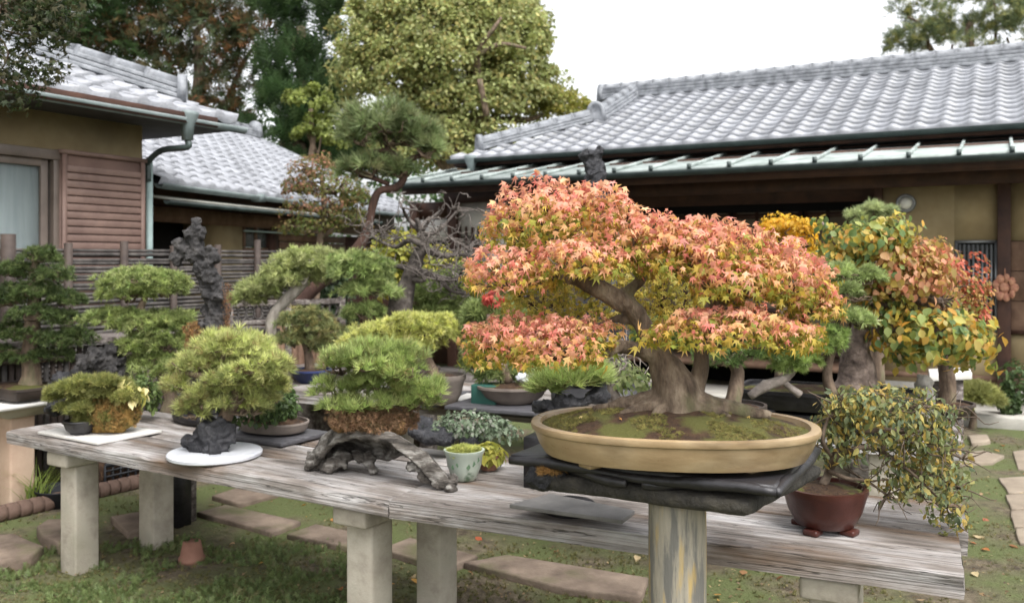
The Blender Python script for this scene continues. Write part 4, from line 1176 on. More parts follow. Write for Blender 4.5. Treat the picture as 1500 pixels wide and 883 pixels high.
obj("mossy_corner", mossy, drock_m, st, smooth=True)
om = MB(); p, d, r = dome(260, P(808, 690, 2.54), (.04, .03, .022), -.1, .2)
foliage(om, 'juniper', p, d, .014, [(150, 112, 50), (176, 138, 66), (120, 98, 44)], .4)
obj("moss", om, moss_m, st, kind="stuff")

bd = thing("display_board", (.47, 2.6, 1.0), "dark carved board on low curved feet under the buff oval pot", "board")
poly = np.array([(-.005, 2.585), (.66, 2.215), (.93, 2.70), (.27, 3.06)])
tp_ = rough_slab(poly, 1.012, 1.036, .004, 8, 10)
obj("board_top", tp_, ebony_m, bd)
for a, b in ((0, 1), (1, 2)):
    pa, pb = poly[a], poly[b]
    pts = [[*(pa * (1 - q) + pb * q), 1.016 + .006 * math.sin(q * 9)] for q in np.linspace(0, 1, 9)]
    obj("rim", MB().tube(pts, [.012, .015, .017, .013, .012, .014, .019, .015, .012], 8, 3, .12, 30, a), ebony_m, bd, smooth=True)
for sx_, a0, a1 in ((.27, 3.5, 4.6), (.27, 4.75, 5.7), (.27, .3, 1.6), (.27, 1.9, 3.0)):
    tt_ = np.linspace(a0, a1, 9)
    pts = [[.47 + .30 * math.cos(q - .45), 2.58 + .21 * math.sin(q - .45), .999 - .004 * math.cos((q - a0) / (a1 - a0) * 6.28)] for q in tt_]
    obj("foot", MB().tube(pts, [.012, .016, .016, .015, .014, .015, .016, .016, .012], 8, 3), ebony_m, bd, smooth=True)

mp_c = np.array([.457, 2.53, 1.05]); mp_rz = -.16
mt = thing("maple_bonsai", mp_c, "large trident maple bonsai with salmon pink leaves in a buff oval pot", "bonsai")
mp_s = .972
prof = [(0, 0), (.355, 0), (.375, .004), (.392, .03), (.402, .055), (.404, .066), (.413, .070), (.416, .078), (.414, .086), (.404, .090), (.388, .088), (.380, .072), (0, .072)]
pot(mt, mp_c, scaled(prof, mp_s), potm, 72, 1.0, .69, mp_rz, 2.25, .30, fh=.016, soil=(.388 * mp_s, .074, .062), soilm=mosssoil_m)
reseed(3)
moss_bits(mt, mp_c, .374, .374 * .69, mp_rz, 9000, .0075, [(80, 82, 32), (116, 118, 46), (140, 138, 64), (96, 82, 42)], .062, .074, 4, .02)
leaves_on(mt, mp_c, .35, .22, 16, lambda r: .082 + .062 * (1 - r * r), .014, [(222, 190, 110), (206, 150, 90), (196, 120, 96), (236, 214, 150)], 4)
# trunk and limbs melted into one surface
k = YM / F
tk = MB()
def limb(m, lst, sides=14, Y=YM, per=5):
    a, b = pxpath(lst, Y); m.tube(a, b, sides, per)
limb(tk, [(994, 608, 0, 44), (992, 588, 0, 37), (985, 562, 0, 31), (975, 540, 0, 25), (964, 516, 0, 18), (950, 494, 0, 14), (938, 470, -4, 13), (920, 448, -8, 14), (893, 432, -12, 13), (862, 415, -14, 12), (838, 396, -10, 10), (815, 380, 0, 8), (780, 352, 10, 5)])
limb(tk, [(1004, 604, 10, 32), (1013, 578, 8, 19), (1023, 556, 4, 11.5), (1027, 535, 0, 10), (1029, 505, 0, 10), (1038, 465, 10, 11), (1050, 440, 12, 11), (1042, 420, 10, 10), (1022, 402, 14, 9), (1000, 372, 10, 6)])
limb(tk, [(964, 525, 0, 14), (937, 512, -10, 11), (905, 505, -20, 9), (880, 512, -26, 9), (850, 505, -34, 6)])
limb(tk, [(1048, 440, 10, 12), (1085, 430, 0, 10), (1120, 428, -10, 8), (1160, 412, -16, 6)])
limb(tk, [(1028, 505, 0, 14), (1060, 492, -16, 10), (1100, 488, -26, 8), (1140, 486, -30, 5)])
limb(tk, [(902, 440, -8, 13), (918, 428, -2, 9), (938, 412, 4, 8), (945, 396, 8, 6), (930, 370, 8, 5)])
limb(tk, [(862, 415, -10, 10), (828, 408, -16, 8), (795, 412, -26, 6), (758, 418, -30, 4)])
limb(tk, [(935, 470, -2, 9), (905, 468, 14, 6), (880, 478, 24, 5), (850, 470, 30, 4)])
for a_, l_, r_ in ((165, 118, 17), (200, 86, 15), (-15, 140, 19), (-38, 95, 15), (20, 100, 14), (-80, 50, 16), (140, 90, 12), (-125, 62, 14), (60, 70, 12)):
    ca, sa = math.cos(math.radians(a_)), math.sin(math.radians(a_))
    c0 = P(985, 585, YM)
    pts = [c0 + np.array([ca * q * l_ * k, sa * q * l_ * k * .8, -k * (3 + 15 * q)]) for q in (0.05, .25, .5, .75, 1)]
    tk.tube(pts, np.array([r_ * 1.3, r_ * 1.15, r_ * .85, r_ * .6, r_ * .3]) * k, 10, 4)
V, Nn, T = remesh(tk, .0052, 3)
dsp = vnoise(V * [1, 1, .45], 42, 2, 3) * .0042 + np.clip(vnoise(V, 16, 5, 2), -.2, 1) * .006
V = V + Nn * dsp[:, None]
obj("trunk", MB().add(V, T=T), maplebark_m, mt, smooth=True)
PINK = [(212, 122, 110), (222, 146, 126), (226, 164, 136), (224, 178, 138), (218, 150, 140), (228, 186, 130)]
ORNG = [(220, 158, 114), (222, 174, 118), (205, 172, 104), (212, 142, 110)]
YEL = [(206, 172, 78), (182, 164, 70), (150, 148, 60), (124, 134, 56)]
def maple_col(p, c, rad):
    n = len(p)
    h = (p[:, 2] - c[2]) / rad[2] + RNG.normal(size=n) * .28 + vnoise(p, 9, 8, 2) * .55
    f = -(p[:, 1] - c[1]) / rad[1]
    h = h + .18 * f
    a = palette(PINK, n, .08); b = palette(ORNG, n, .08); y = palette(YEL, n, .1)
    return np.where((h > .52)[:, None], a, np.where((h > .2)[:, None], b, y))
mpads = [  # px, py, rx, rz, dY, n
    (800, 322, 98, 58, 20, 1500), (865, 300, 55, 40, 0, 500), (745, 398, 68, 36, -40, 700), (840, 380, 72, 34, -60, 800), (930, 350, 72, 52, -30, 1000),
    (1000, 365, 72, 52, -40, 900), (1065, 372, 76, 50, -30, 1100), (1140, 405, 78, 52, -20, 1200), (1190, 440, 46, 34, -20, 420), (1075, 410, 60, 34, -70, 500),
    (1070, 480, 118, 36, -70, 1300), (1165, 490, 40, 32, -40, 320), (740, 500, 64, 42, -30, 720), (810, 502, 72, 42, -70, 820), (862, 492, 46, 32, -20, 300)]
single = MB()
picks = []
for kq, (px_, py_, rx_, rz_, dy_, n_) in enumerate(mpads):
    reseed(500 + kq); m = MB()
    Yp = YM + dy_ * k
    c = P(px_, py_ + rz_ * .35, Yp); rad = np.array([rx_, min(rx_ * .8, 75), rz_ * 1.28]) * Yp / F
    p, d, r = dome(int(n_ * 1.0), c, rad, -.32, .22, .24, 2.6, 700 + kq)
    # drop the odd leaf far off in the underside so that gaps open
    cc = maple_col(p, c, rad)
    face = (-d[:, 1] * .8 + d[:, 2] * .4)
    order = np.argsort(-face + RNG.normal(size=len(p)) * .1)
    nsep = 20
    sel = order[:len(p) // 3][RNG.permutation(len(p) // 3)[:nsep]]
    rest = np.setdiff1d(np.arange(len(p)), sel)
    foliage(m, 'maple', p[rest], d[rest], .0178, cc[rest], .1, .75, .36)
    obj("foliage_pad", m, leaf_m, mt, kind="stuff")
    nn = d[sel] + RNG.normal(size=(len(sel), 3)) * .45
    R = basis(nn, np.array([0, 0, -1.0]))
    for q, s_ in enumerate(sel): picks.append((p[s_] + d[s_] * .004, R[q], cc[s_]))
    tw = MB()
    for q in range(9):
        e = c + rad * np.array([RNG.uniform(-.8, .8), RNG.uniform(-.7, .7), RNG.uniform(-.15, .5)])
        branch(tw, c + rad * [0, .1, -.2], e, .0042, .0014, .12, 5, 5, 900 + kq * 10 + q)
    obj("twig", tw, twig_m, mt, kind="stuff")
mlm = MB().add(ML[0], T=ML[1]).mesh("leaf"); mlm.materials.append(leafo_m)
g = np.random.default_rng(9)
for p_, R_, c_ in picks[:300]:
    s_ = .0195 * g.uniform(.75, 1.25)
    share("leaf", mlm, mt, p_, Matrix(R_.tolist()).to_euler(), (s_, s_, s_), c_)
# thin shaded yellow leaves behind the limbs
reseed(77); m = MB()
p = np.column_stack([RNG.uniform(735, 1040, 2600), RNG.uniform(385, 480, 2600)])
p3 = np.array([P(x, y, YM + .16 + .12 * RNG.random()) for x, y in p])
foliage(m, 'maple', p3, np.tile([0, -.4, .5], (2600, 1)), .0165, [(206, 176, 80), (174, 160, 72), (144, 146, 68), (214, 190, 96)], .2, .7)
obj("foliage_pad", m, leaf_m, mt, kind="stuff")

# ------------------------------------------------------------------ things on the near bench
def flat_slab(name, label, corners_px, z, h, mat, cat="slab", bevel=.002):
    pts = [G(x, y, z)[:2] for x, y in corners_px]
    return tag(obj(name, MB().prism(pts, z - h, z), mat, bevel=bevel), label, cat)
flat_slab("square_slab", "thin white square slab at the left end of the bench", [(55, 632), (143, 648), (237, 630), (135, 617)], BZ + .016, .013, white_m)
cR = G(315, 659, BZ + .03)
rs = MB().lathe([(0, 0), (.20, 0), (.209, .006), (.21, .018), (.204, .024), (0, .024)], [cR[0], cR[1], BZ + .003], 48)
o = obj("round_slab", rs, marble_m, smooth=True); o.modifiers.new("e", 'EDGE_SPLIT').split_angle = .6
tag(o, "round white marble slab under the black rock", "slab")
g1 = flat_slab("grey_slab", "thin grey slab on the bench beside the stone pedestal", [(746, 738), (806, 722), (930, 747), (912, 761)], BZ + .05, .014, mk("grey_slate", [(92, 90, 88), (124, 121, 118)], scale=7, rough=.7, bump=.2))
cG = G(835, 745, BZ + .02)
obj("foot", MB().lathe([(0, 0), (.09, 0), (.095, .01), (.09, .034), (0, .034)], [cG[0], cG[1] + .03, BZ + .002], 24), ebony_m, g1, smooth=True)

# rocky pine on the round slab
Yp = 4.05
rb = G(310, 657, BZ + .027)
rp = thing("rock_planting", rb, "yellow green pine growing on a jagged black rock on the round slab", "bonsai")
kk_ = Yp / F
rk = rock_mb([(P(288, 648, Yp), (.055, .06, .05)), (P(322, 645, Yp), (.07, .07, .055)), (P(300, 628, Yp), (.06, .06, .05)), (P(330, 628, Yp), (.05, .06, .05)), (P(312, 658, Yp), (.1, .07, .03))], .011, .026, 13, 5, .6, BZ + .028)
obj("rock", rk, drock_m, rp)
tr = MB()
a, b = pxpath([(318, 630, 10, 12), (330, 605, 14, 10), (345, 580, 10, 9), (340, 555, 0, 8), (325, 535, 0, 6), (330, 515, 0, 4)], Yp); tr.tube(a, b, 9, 4, .15, 30)
a, b = pxpath([(342, 570, 5, 6), (375, 560, 0, 5), (400, 550, -5, 3)], Yp); tr.tube(a, b, 7, 4, .15, 30)
a, b = pxpath([(335, 560, 0, 6), (300, 550, -8, 5), (270, 545, -10, 3)], Yp); tr.tube(a, b, 7, 4, .15, 30)
obj("trunk", tr, bark_m, rp, smooth=True)
PY = [(168, 188, 92), (188, 204, 110), (148, 170, 82), (202, 210, 128), (132, 154, 76), (152, 138, 82)]
for q in [(335, 512, 60, 26, 900), (290, 540, 46, 26, 700), (375, 535, 55, 30, 800), (335, 545, 50, 24, 500), (300, 590, 44, 20, 420), (345, 585, 44, 22, 420), (325, 560, 60, 22, 400), (285, 608, 26, 12, 160), (350, 604, 40, 14, 260), (402, 585, 30, 16, 240), (390, 560, 38, 18, 380), (268, 565, 24, 14, 220)]:
    pad(rp, 'long', q[0], q[1], Yp, q[2], q[3], int(q[4] * .7), 12.5, PY, dY=RNG.uniform(-20, 20), low=-.4, twig=bark_m, sub=max(5, q[4] // 45), lump=.35, cj=.2)
# dark climber hanging under it
pad(rp, 'small', 375, 588, Yp + .25, 55, 34, 1100, 8, [(46, 62, 34), (66, 84, 44), (88, 108, 60)], low=-.9, name="ivy")
# juniper and mossy stone on the square slab
Yj = 4.55
jb = thing("moss_rock_planting", G(140, 636, BZ + .016), "small yellowish juniper beside a round mossy stone on the square slab", "bonsai")
rk = rock_mb([(P(165, 612, Yj), (.10, .085, .075)), (P(178, 600, Yj), (.085, .07, .065)), (P(150, 622, Yj), (.07, .07, .05))], .014, .016, 14, 8, .4, BZ + .018)
obj("stone", rk, mk("mossy_stone", [(84, 66, 34), (142, 112, 58), (168, 136, 76)], scale=30, rough=.95, bump=1.0, bscale=70), jb)
reseed(41); mm = MB(); p, d, r = dome(2600, P(166, 606, Yj), (.118, .1, .098), -.6, .0, .1)
foliage(mm, 'juniper', p, d, .016, [(150, 118, 52), (178, 146, 72), (120, 104, 44), (104, 108, 44)], .1); obj("moss", mm, moss_m, jb, kind="stuff")
obj("pot", MB().lathe(scaled(bowl_prof(.07), .085), P(118, 634, Yj - .05) * [1, 1, 0] + [0, 0, BZ + .018], 8), ebony_m, jb)
tr = MB(); a, b = pxpath([(118, 625, 0, 6), (122, 605, 0, 5), (130, 585, 0, 4), (140, 570, 0, 3)], Yj); tr.tube(a, b, 7, 4, .15, 30); obj("trunk", tr, bark_m, jb)
for q in [(140, 568, 48, 20), (100, 580, 32, 16), (165, 578, 34, 18), (120, 600, 36, 14), (142, 612, 28, 12)]:
    pad(jb, 'juniper', q[0], q[1], Yj - .03, q[2], q[3], 1100, 8.5, [(118, 132, 54), (150, 158, 72), (92, 108, 48), (164, 166, 84)], low=-.3, sub=14)
reseed(5); m = MB(); p, d, r = dome(120, P(190, 580, Yj), (.07, .06, .06), -.2)
foliage(m, 'narrow', p, d, .05, [(206, 196, 130), (188, 186, 104), (226, 214, 160)], .3); obj("foliage_pad", m, leaf_m, jb)

# hollow driftwood with the pine and orange moss
Yd = 3.62
dw = thing("driftwood_planting", G(560, 700, BZ), "green pine and orange moss on a hollow grey driftwood arch", "bonsai")
def drift(u, v):
    # u along the length (left foot -> right tip), v from the front lip over the crown to the back foot
    n = len(u)
    x = 452 + 215 * u
    crown = np.interp(u, [0, .08, .2, .45, .62, .8, .93, 1], [668, 640, 622, 620, 636, 662, 690, 712])
    lip = np.interp(u, [0, .1, .2, .4, .55, .63, .72, .85, 1], [684, 666, 640, 633, 640, 656, 674, 706, 722])
    foot = np.interp(u, [0, .12, .25, .5, .65, .8, 1], [690, 690, 684, 690, 676, 700, 724])
    py = np.where(v < .3, lip + (crown - lip) * (v / .3), crown + (foot - crown) * np.clip((v - .3) / .7, 0, 1) ** 1.3)
    depth = np.where(v < .3, -.07 + .05 * (v / .3), -.02 + .22 * np.sin(np.clip((v - .3) / .7, 0, 1) * math.pi * .62))
    Yb = np.interp(u, [0, 1], [3.80, 3.44])
    Y = Yb + depth * np.interp(u, [0, .1, .5, .75, 1], [.5, 1, 1, .5, .22])
    pos = np.column_stack([(x - 750) / F * Yb, Y, H - (py - HZ) / F * Yb])
    w = vnoise(pos * [6, 14, 22], 1.6, 4, 3)
    pos[:, 2] += w * .012; pos[:, 1] += vnoise(pos, 18, 9, 2) * .02; pos[:, 0] += vnoise(pos, 22, 2, 2) * .01
    return pos
dm = MB().grid(drift, 70, 34)
do_ = obj("hollow_log", dm, drift_m, dw)
so = do_.modifiers.new("s", 'SOLIDIFY'); so.thickness = .022; so.offset = -1
foot = rock_mb([(P(462, 675, 3.79), (.05, .05, .045)), (P(480, 682, 3.76), (.05, .05, .035)), (P(455, 684, 3.79), (.03, .03, .022)), (P(500, 672, 3.76), (.05, .05, .04))], .011, .02, 20, 3, .6, BZ + .001)
obj("root_foot", foot, drift_m, dw)
foot = rock_mb([(P(540, 676, 3.76), (.035, .04, .03)), (P(548, 688, 3.72), (.022, .03, .03)), (P(525, 666, 3.8), (.05, .03, .02))], .009, .014, 24, 6, .6, BZ + .001)
obj("root_foot", foot, drift_m, dw)
foot = rock_mb([(P(625, 696, 3.52), (.05, .035, .026)), (P(645, 708, 3.48), (.045, .035, .024)), (P(660, 718, 3.45), (.028, .03, .026)), (P(606, 682, 3.56), (.04, .03, .022)), (P(664, 706, 3.46), (.02, .03, .03))], .009, .013, 26, 9, .6, BZ + .001)
obj("root_foot", foot, drift_m, dw)
Yq = 3.67
mo = rock_mb([(P(545, 618, Yq), (.08, .08, .05)), (P(580, 622, Yq), (.06, .07, .05)), (P(515, 615, Yq), (.06, .06, .045)), (P(500, 622, Yq), (.04, .04, .035))], .012, .016, 22, 2, .3)
obj("orange_moss", mo, omoss_m, dw, smooth=True)
reseed(50); mm = MB(); p, d, r = dome(2200, P(545, 615, Yq), (.17, .1, .06), -.5, .0, .25)
foliage(mm, 'juniper', p, d, .016, [(138, 106, 74), (160, 130, 94), (116, 90, 60), (104, 94, 58)], .1); obj("moss", mm, moss_m, dw, kind="stuff")
tr = MB()
a, b = pxpath([(548, 620, 0, 8), (552, 600, 4, 7), (560, 582, 0, 6), (548, 560, 0, 6), (555, 535, 0, 4), (565, 515, 0, 3)], Yq); tr.tube(a, b, 8, 4, .15, 30)
a, b = pxpath([(570, 620, 0, 6), (575, 602, 0, 5), (600, 590, 0, 4), (630, 582, 0, 3)], Yq); tr.tube(a, b, 7, 4, .15, 30)
a, b = pxpath([(552, 598, 0, 5), (520, 592, -8, 4), (490, 590, -8, 3)], Yq); tr.tube(a, b, 7, 4, .15, 30)
obj("trunk", tr, bark_m, dw, smooth=True)
GP = [(140, 172, 78), (166, 194, 96), (120, 150, 66), (184, 204, 114), (132, 162, 80), (146, 134, 82)]
for q in [(545, 530, 62, 28, 640), (500, 540, 40, 26, 320), (600, 545, 48, 28, 440), (560, 570, 62, 22, 520), (500, 578, 42, 20, 320), (620, 575, 36, 20, 300), (560, 510, 40, 14, 220), (515, 594, 46, 12, 260), (605, 592, 46, 12, 260), (560, 588, 40, 12, 220)]:
    pad(dw, 'long', q[0], q[1], Yq, q[2], q[3], int(q[4] * .68), 15.5, GP, dY=RNG.uniform(-20, 20), low=-.3, upw=.9, twig=bark_m, lump=.4, cj=.2, sub=max(6, q[4] // 34))

# small pots between driftwood and pedestal
cp = G(680, 703, BZ)
sp = thing("celadon_pot", cp, "small celadon pot with painted leaves and bright moss on the bench", "plant pot")
h_, r_ = .125, .082
pot(sp, cp + [0, 0, .004], [(0, 0), (.045, 0), (.05, .006), (.056, .02), (.07, .06), (.076, .1), (.083, .112), (.084, .122), (.074, .122), (.07, .105), (0, .105)], celadon_m, 32)
reseed(60); mm = MB(); p, d, r = dome(500, cp + [0, 0, .107], (.066, .066, .03), -.05, .3); foliage(mm, 'juniper', p, d, .016, [(150, 166, 60), (176, 186, 82), (120, 140, 52)], .4); obj("moss", mm, moss_m, sp, kind="stuff")
pm_ = MB()
for q in range(6):
    a = -2.2 + q * .3; c = cp + np.array([.069 * math.cos(a), .069 * math.sin(a), .055 + .012 * (q % 3)])
    pm_.add(np.array([c + [0, 0, 0.0], c + [.010, 0, .012], c + [.004, -.001, .026], c + [-.008, 0, .012]]) + np.array([math.cos(a), math.sin(a), 0]) * .003, Q=[[0, 1, 2, 3]])
obj("painted_leaves", pm_, mk("leaf_paint", [(70, 94, 72), (96, 120, 92)], scale=20, rough=.4, bump=0), sp)
cp = G(716, 688, BZ)
sp2 = thing("terracotta_pot", cp, "tiny terracotta pot of yellow green succulents behind the celadon pot", "plant pot")
pot(sp2, cp + [0, 0, .003], [(0, 0), (.035, 0), (.047, .05), (.052, .052), (.052, .065), (.044, .065), (.042, .05), (0, .05)], terra_m, 24)
reseed(61); mm = MB(); p, d, r = dome(130, cp + [0, 0, .075], (.06, .055, .045), -.3, .2); foliage(mm, 'narrow', p, d, .04, [(160, 160, 72), (190, 182, 92), (128, 138, 60)], .5); obj("foliage_pad", mm, leaf_m, sp2)
Yg = 4.15
gs = thing("grey_leaf_shrub", G(690, 668, BZ), "low grey green twiggy shrub on a flat dark stone behind the small pots", "shrub")
obj("stone", rock_mb([(P(640, 640, Yg - .1), (.12, .07, .035)), (P(620, 628, Yg), (.09, .06, .05)), (P(690, 655, Yg - .05), (.13, .08, .03))], .014, .018, 14, 11, .5, BZ), drock_m, gs)
for q in [(690, 622, 48, 22), (655, 630, 40, 16), (722, 632, 34, 20)]:
    pad(gs, 'small', q[0], q[1], Yg, q[2], q[3], 520, 7, [(104, 122, 96), (136, 150, 126), (84, 102, 72), (150, 150, 140)], low=-.4, twig=greytwig_m)
tr = MB(); branch(tr, P(690, 655, Yg), P(695, 625, Yg), .012, .006, .1); obj("trunk", tr, greytwig_m, gs)

# brown pot with the cascading shrub
cB = G(1208, 775, BZ)
Yb = cB[1]
bs = thing("cascade_shrub", cB, "twiggy shrub with small yellowing leaves cascading from a red brown round pot", "bonsai")
cB = cB + [0, 0, .018]
pot(bs, cB, [(0, 0), (.085, 0), (.095, .006), (.118, .05), (.132, .1), (.137, .112), (.138, .128), (.124, .128), (.12, .11), (0, .11)], potbrown_m, 48, feet=.085, fh=.02, soil=(.124, .113, .02), soilm=mosssoil_m)
tr = MB(); lst = [((1205, 712), (1215, 690), (1225, 665), (1240, 640), (1262, 610), (1290, 590)), ((1225, 668), (1260, 655), (1290, 660), (1320, 680), (1350, 705), (1385, 740)),
       ((1240, 640), (1290, 628), (1330, 632), (1370, 628), (1400, 612)), ((1222, 672), (1205, 645), (1215, 610), (1235, 592)), ((1290, 660), (1310, 640), (1345, 650), (1385, 660), (1410, 672)),
       ((1320, 680), (1340, 690), (1375, 700), (1405, 715)), ((1215, 690), (1240, 700), (1270, 705), (1300, 725)), ((1262, 610), (1310, 600), (1350, 595), (1390, 600))]
tips = []
reseed(70)
for q, l in enumerate(lst):
    pts = [P(x, y, Yb + RNG.uniform(-.06, .06) * (i > 0)) for i, (x, y) in enumerate(l)]
    tr.tube(pts, np.linspace(.017 if q == 0 else .009, .003, len(pts)), 7, 4, .2, 40, q)
    tips += pts[2:]
for q in range(150):
    a = tips[RNG.integers(len(tips))]; e = a + RNG.normal(size=3) * [.07, .06, .05]
    branch(tr, a, e, .003, .0012, .15, 4, 4, q)
obj("trunk", tr, twig_m, bs, smooth=True)
CS = [(122, 134, 84), (148, 152, 98), (100, 114, 80), (182, 170, 96), (190, 160, 84), (94, 108, 82), (132, 142, 108)]
reseed(71)
tips = np.array(tips)
for q, (px_, py_, rx_, rz_, n_) in enumerate([(1290, 605, 95, 44, 620), (1235, 640, 42, 42, 260), (1330, 640, 62, 40, 300), (1345, 700, 62, 40, 330), (1385, 660, 34, 40, 130), (1380, 745, 30, 30, 90), (1250, 590, 46, 24, 220)]):
    pad(bs, 'narrow', px_, py_, Yb, rx_, rz_, int(n_ * 1.7), 10, CS, low=-.9, inner=.45, jit=.8, upw=.1, dY=RNG.uniform(-20, 25))
ol = MB().add(NLF[0], T=NLF[1]).mesh("leaf"); ol.materials.append(leafo_m)
reseed(72)
for q in range(120):
    a = tips[RNG.integers(len(tips))] + RNG.normal(size=3) * .02
    s_ = 13 * Yb / F * RNG.uniform(.7, 1.2)
    share("leaf", ol, bs, a, (RNG.uniform(-.8, .8), RNG.uniform(-.8, .8), RNG.uniform(0, 6.28)), (s_, s_, s_), palette(CS, 1)[0])

# ------------------------------------------------------------------ second row
def pine(name, label, base, Y, trunk, pads, kind, size, cols, bark=bark_m, n=1.0, twig=True, cat="bonsai", low=-.25, upw=.5, sub=0):
    """a trained pine: trunk paths [(px,py,d,r)...] and flat pads [(px,py,rx,rz[,d])]"""
    root = thing(name, base, label, cat)
    tr = MB()
    for q, l in enumerate(trunk):
        a, b = pxpath(l, Y); tr.tube(a, b, 9, 4, .18, 25 / Y * 3, q)
    obj("trunk", tr, bark, root, smooth=True)
    for q in pads:
        d = q[4] if len(q) > 4 else 0
        pad(root, kind, q[0], q[1], Y, q[2], q[3], int(n * q[2] * q[3] * .27) + 60, size * .8, cols, dY=d, low=low, upw=upw, twig=bark if twig else None, sub=sub, lump=.4, cj=.22)
    return root
def rect_tray(root, c, sx, sy, h, rz, mat, soilm=mosssoil_m, power=8.0):
    pot(root, c, scaled(tray_prof(h, depth=.015), 1.0) if False else [(a * sx, z) for a, z in tray_prof(h)], mat, 48, 1, sy / sx, rz, power, sx * .75, soil=(sx * .93, h - .012, .02), soilm=soilm)
DG = [(72, 98, 46), (98, 124, 60), (54, 78, 38), (122, 144, 78)]
# pine on the white pedestal
c = G(4, 748); Yl = c[1] + .15
pd = thing("white_pedestal", (c[0], Yl, 0), "square pale pedestal with a flared cap at the left edge", "pedestal")
zc = H - (588 - HZ) / F * Yl
obj("shaft", MB().box([c[0], Yl, zc / 2 - .04], (.165, .165, zc - .02), rz=angL), mk("peach_render", [(178, 150, 130), (206, 182, 160)], scale=3, rough=.85, bump=.15), pd, bevel=.015)
obj("cap", MB().lathe([(0, 0), (.17, 0), (.20, .02), (.30, .07), (.35, .075), (.35, .1), (0, .1)], [c[0], Yl, zc - .085], 4, rz=angL + math.pi / 4, power=2), white_m, pd)
pb = np.array([c[0] + .03, Yl, zc + .036])
lp_ = pine("dark_pine", "dark green layered pine bonsai in a brown tray on the pale pedestal", pb, Yl,
           [[(42, 575, 0, 20), (46, 550, 0, 14), (44, 520, 0, 12), (48, 480, 0, 11), (50, 440, 0, 9), (48, 400, 0, 6), (56, 375, 0, 3)], [(46, 500, 0, 6), (85, 490, 0, 5), (105, 488, 0, 3)], [(46, 520, 0, 6), (15, 515, 0, 4), (-10, 512, 0, 3)]],
           [(58, 378, 26, 16), (22, 400, 34, 16, 10), (82, 405, 26, 14, -8), (50, 428, 42, 16), (95, 440, 28, 14), (10, 440, 36, 16), (60, 462, 40, 14, -10), (100, 470, 26, 12), (20, 490, 44, 16), (92, 500, 40, 14), (40, 525, 50, 12, 10), (-10, 520, 30, 14), (110, 490, 20, 10)],
           'short', 9, DG, low=-.3, n=1.5)
rect_tray(lp_, pb, .25, .17, .075, angL, potdark_m)
# two-tiered pine behind the tall stone
Y2 = 5.35
b2 = np.array([P(240, 600, Y2)[0], Y2, BZ])
tp2 = pine("layered_pine", "fresh green pine bonsai with broad flat layers left of the tall stone", P(238, 606, Y2), Y2,
           [[(245, 606, 0, 12), (250, 580, 0, 10), (235, 540, 0, 9), (215, 500, 0, 8), (205, 460, 0, 6), (215, 430, 0, 4)], [(235, 540, 0, 6), (265, 520, 0, 4), (275, 505, 0, 3)]],
           [(212, 412, 58, 20), (185, 432, 44, 16), (240, 425, 34, 16), (170, 468, 44, 16), (215, 478, 52, 18), (255, 470, 30, 14, 10), (245, 505, 44, 20), (205, 510, 36, 18), (255, 540, 44, 20), (220, 530, 30, 16)],
           'short', 11, [(132, 158, 76), (158, 180, 94), (106, 134, 62), (172, 188, 112)], n=1.2)
cT = P(243, 616, Y2)
rect_tray(tp2, np.array([cT[0], Y2, P(243, 620, Y2)[2]]), .19, .12, .06, angL, ebony_m)
for z0, z1, s_ in ((BZ - .0, P(243, 620, Y2)[2] - .02, 1.0),):
    tag(obj("black_stand", MB().box([cT[0], Y2, z1 - .03], (.46, .3, .06), rz=angL), ebony_m, bevel=.006), "low black stand holding the layered pine's tray", "stand")
    bl = obj("stand_leg", MB().box([P(262, 600, Y2)[0], Y2, (z1 - .06) / 2], (.1, .1, z1 - .06), rz=angL), ebony_m, bpy.data.objects["black_stand"])
# tall viewing stone
Ys = 4.95
vs = thing("viewing_stone", P(310, 560, Ys), "tall crooked grey viewing stone rising above the pines with orange moss at its foot", "viewing stone")
blobs = [((305, 555), 30, 34), ((310, 520), 24, 28), ((314, 485), 21, 22), ((318, 462), 20, 22), ((316, 436), 20, 22), ((308, 412), 21, 20), ((298, 392), 19, 16), ((308, 376), 18, 12), ((288, 376), 16, 12),
         ((286, 358), 13, 14), ((284, 340), 13, 14), ((287, 326), 8, 10), ((264, 360), 13, 14), ((259, 378), 10, 14), ((272, 368), 12, 12), ((294, 344), 8, 12)]
obj("stone", rock_mb([(P(x, y, Ys), (a * Ys / F, a * Ys / F * .8, b * Ys / F)) for (x, y), a, b in blobs], .009, .019, 17, 21, .6), grock_m, vs)
reseed(80); mm = MB(); p, d, r = dome(1600, P(306, 505, Ys), (.115, .1, .13), -.3, .0, .3); foliage(mm, 'juniper', p, d, .017, [(140, 106, 58), (112, 84, 46), (166, 130, 70), (98, 92, 48)], 0)
p = np.array([P(332 + RNG.normal() * 3, y, Ys - .05) for y in RNG.uniform(415, 500, 400)]); foliage(mm, 'juniper', p, np.tile([1.0, -.4, 0], (400, 1)), .009, [(126, 96, 66), (150, 112, 78), (104, 86, 56)], 0)
obj("moss", mm, moss_m, vs, kind="stuff")
cV = P(308, 590, Ys)
obj("tray", MB().lathe([(0, 0), (.24, 0), (.26, .02), (.26, .05), (0, .05)], [cV[0], Ys, BZ], 24, 1, .6, angL), ebony_m, vs)
obj("base_rock", rock_mb([(P(300, 585, Ys), (.13, .1, .1)), (P(315, 560, Ys), (.11, .09, .1)), (P(320, 600, Ys), (.16, .1, .07))], .016, .025, 12, 4, .5), grock_m, vs)
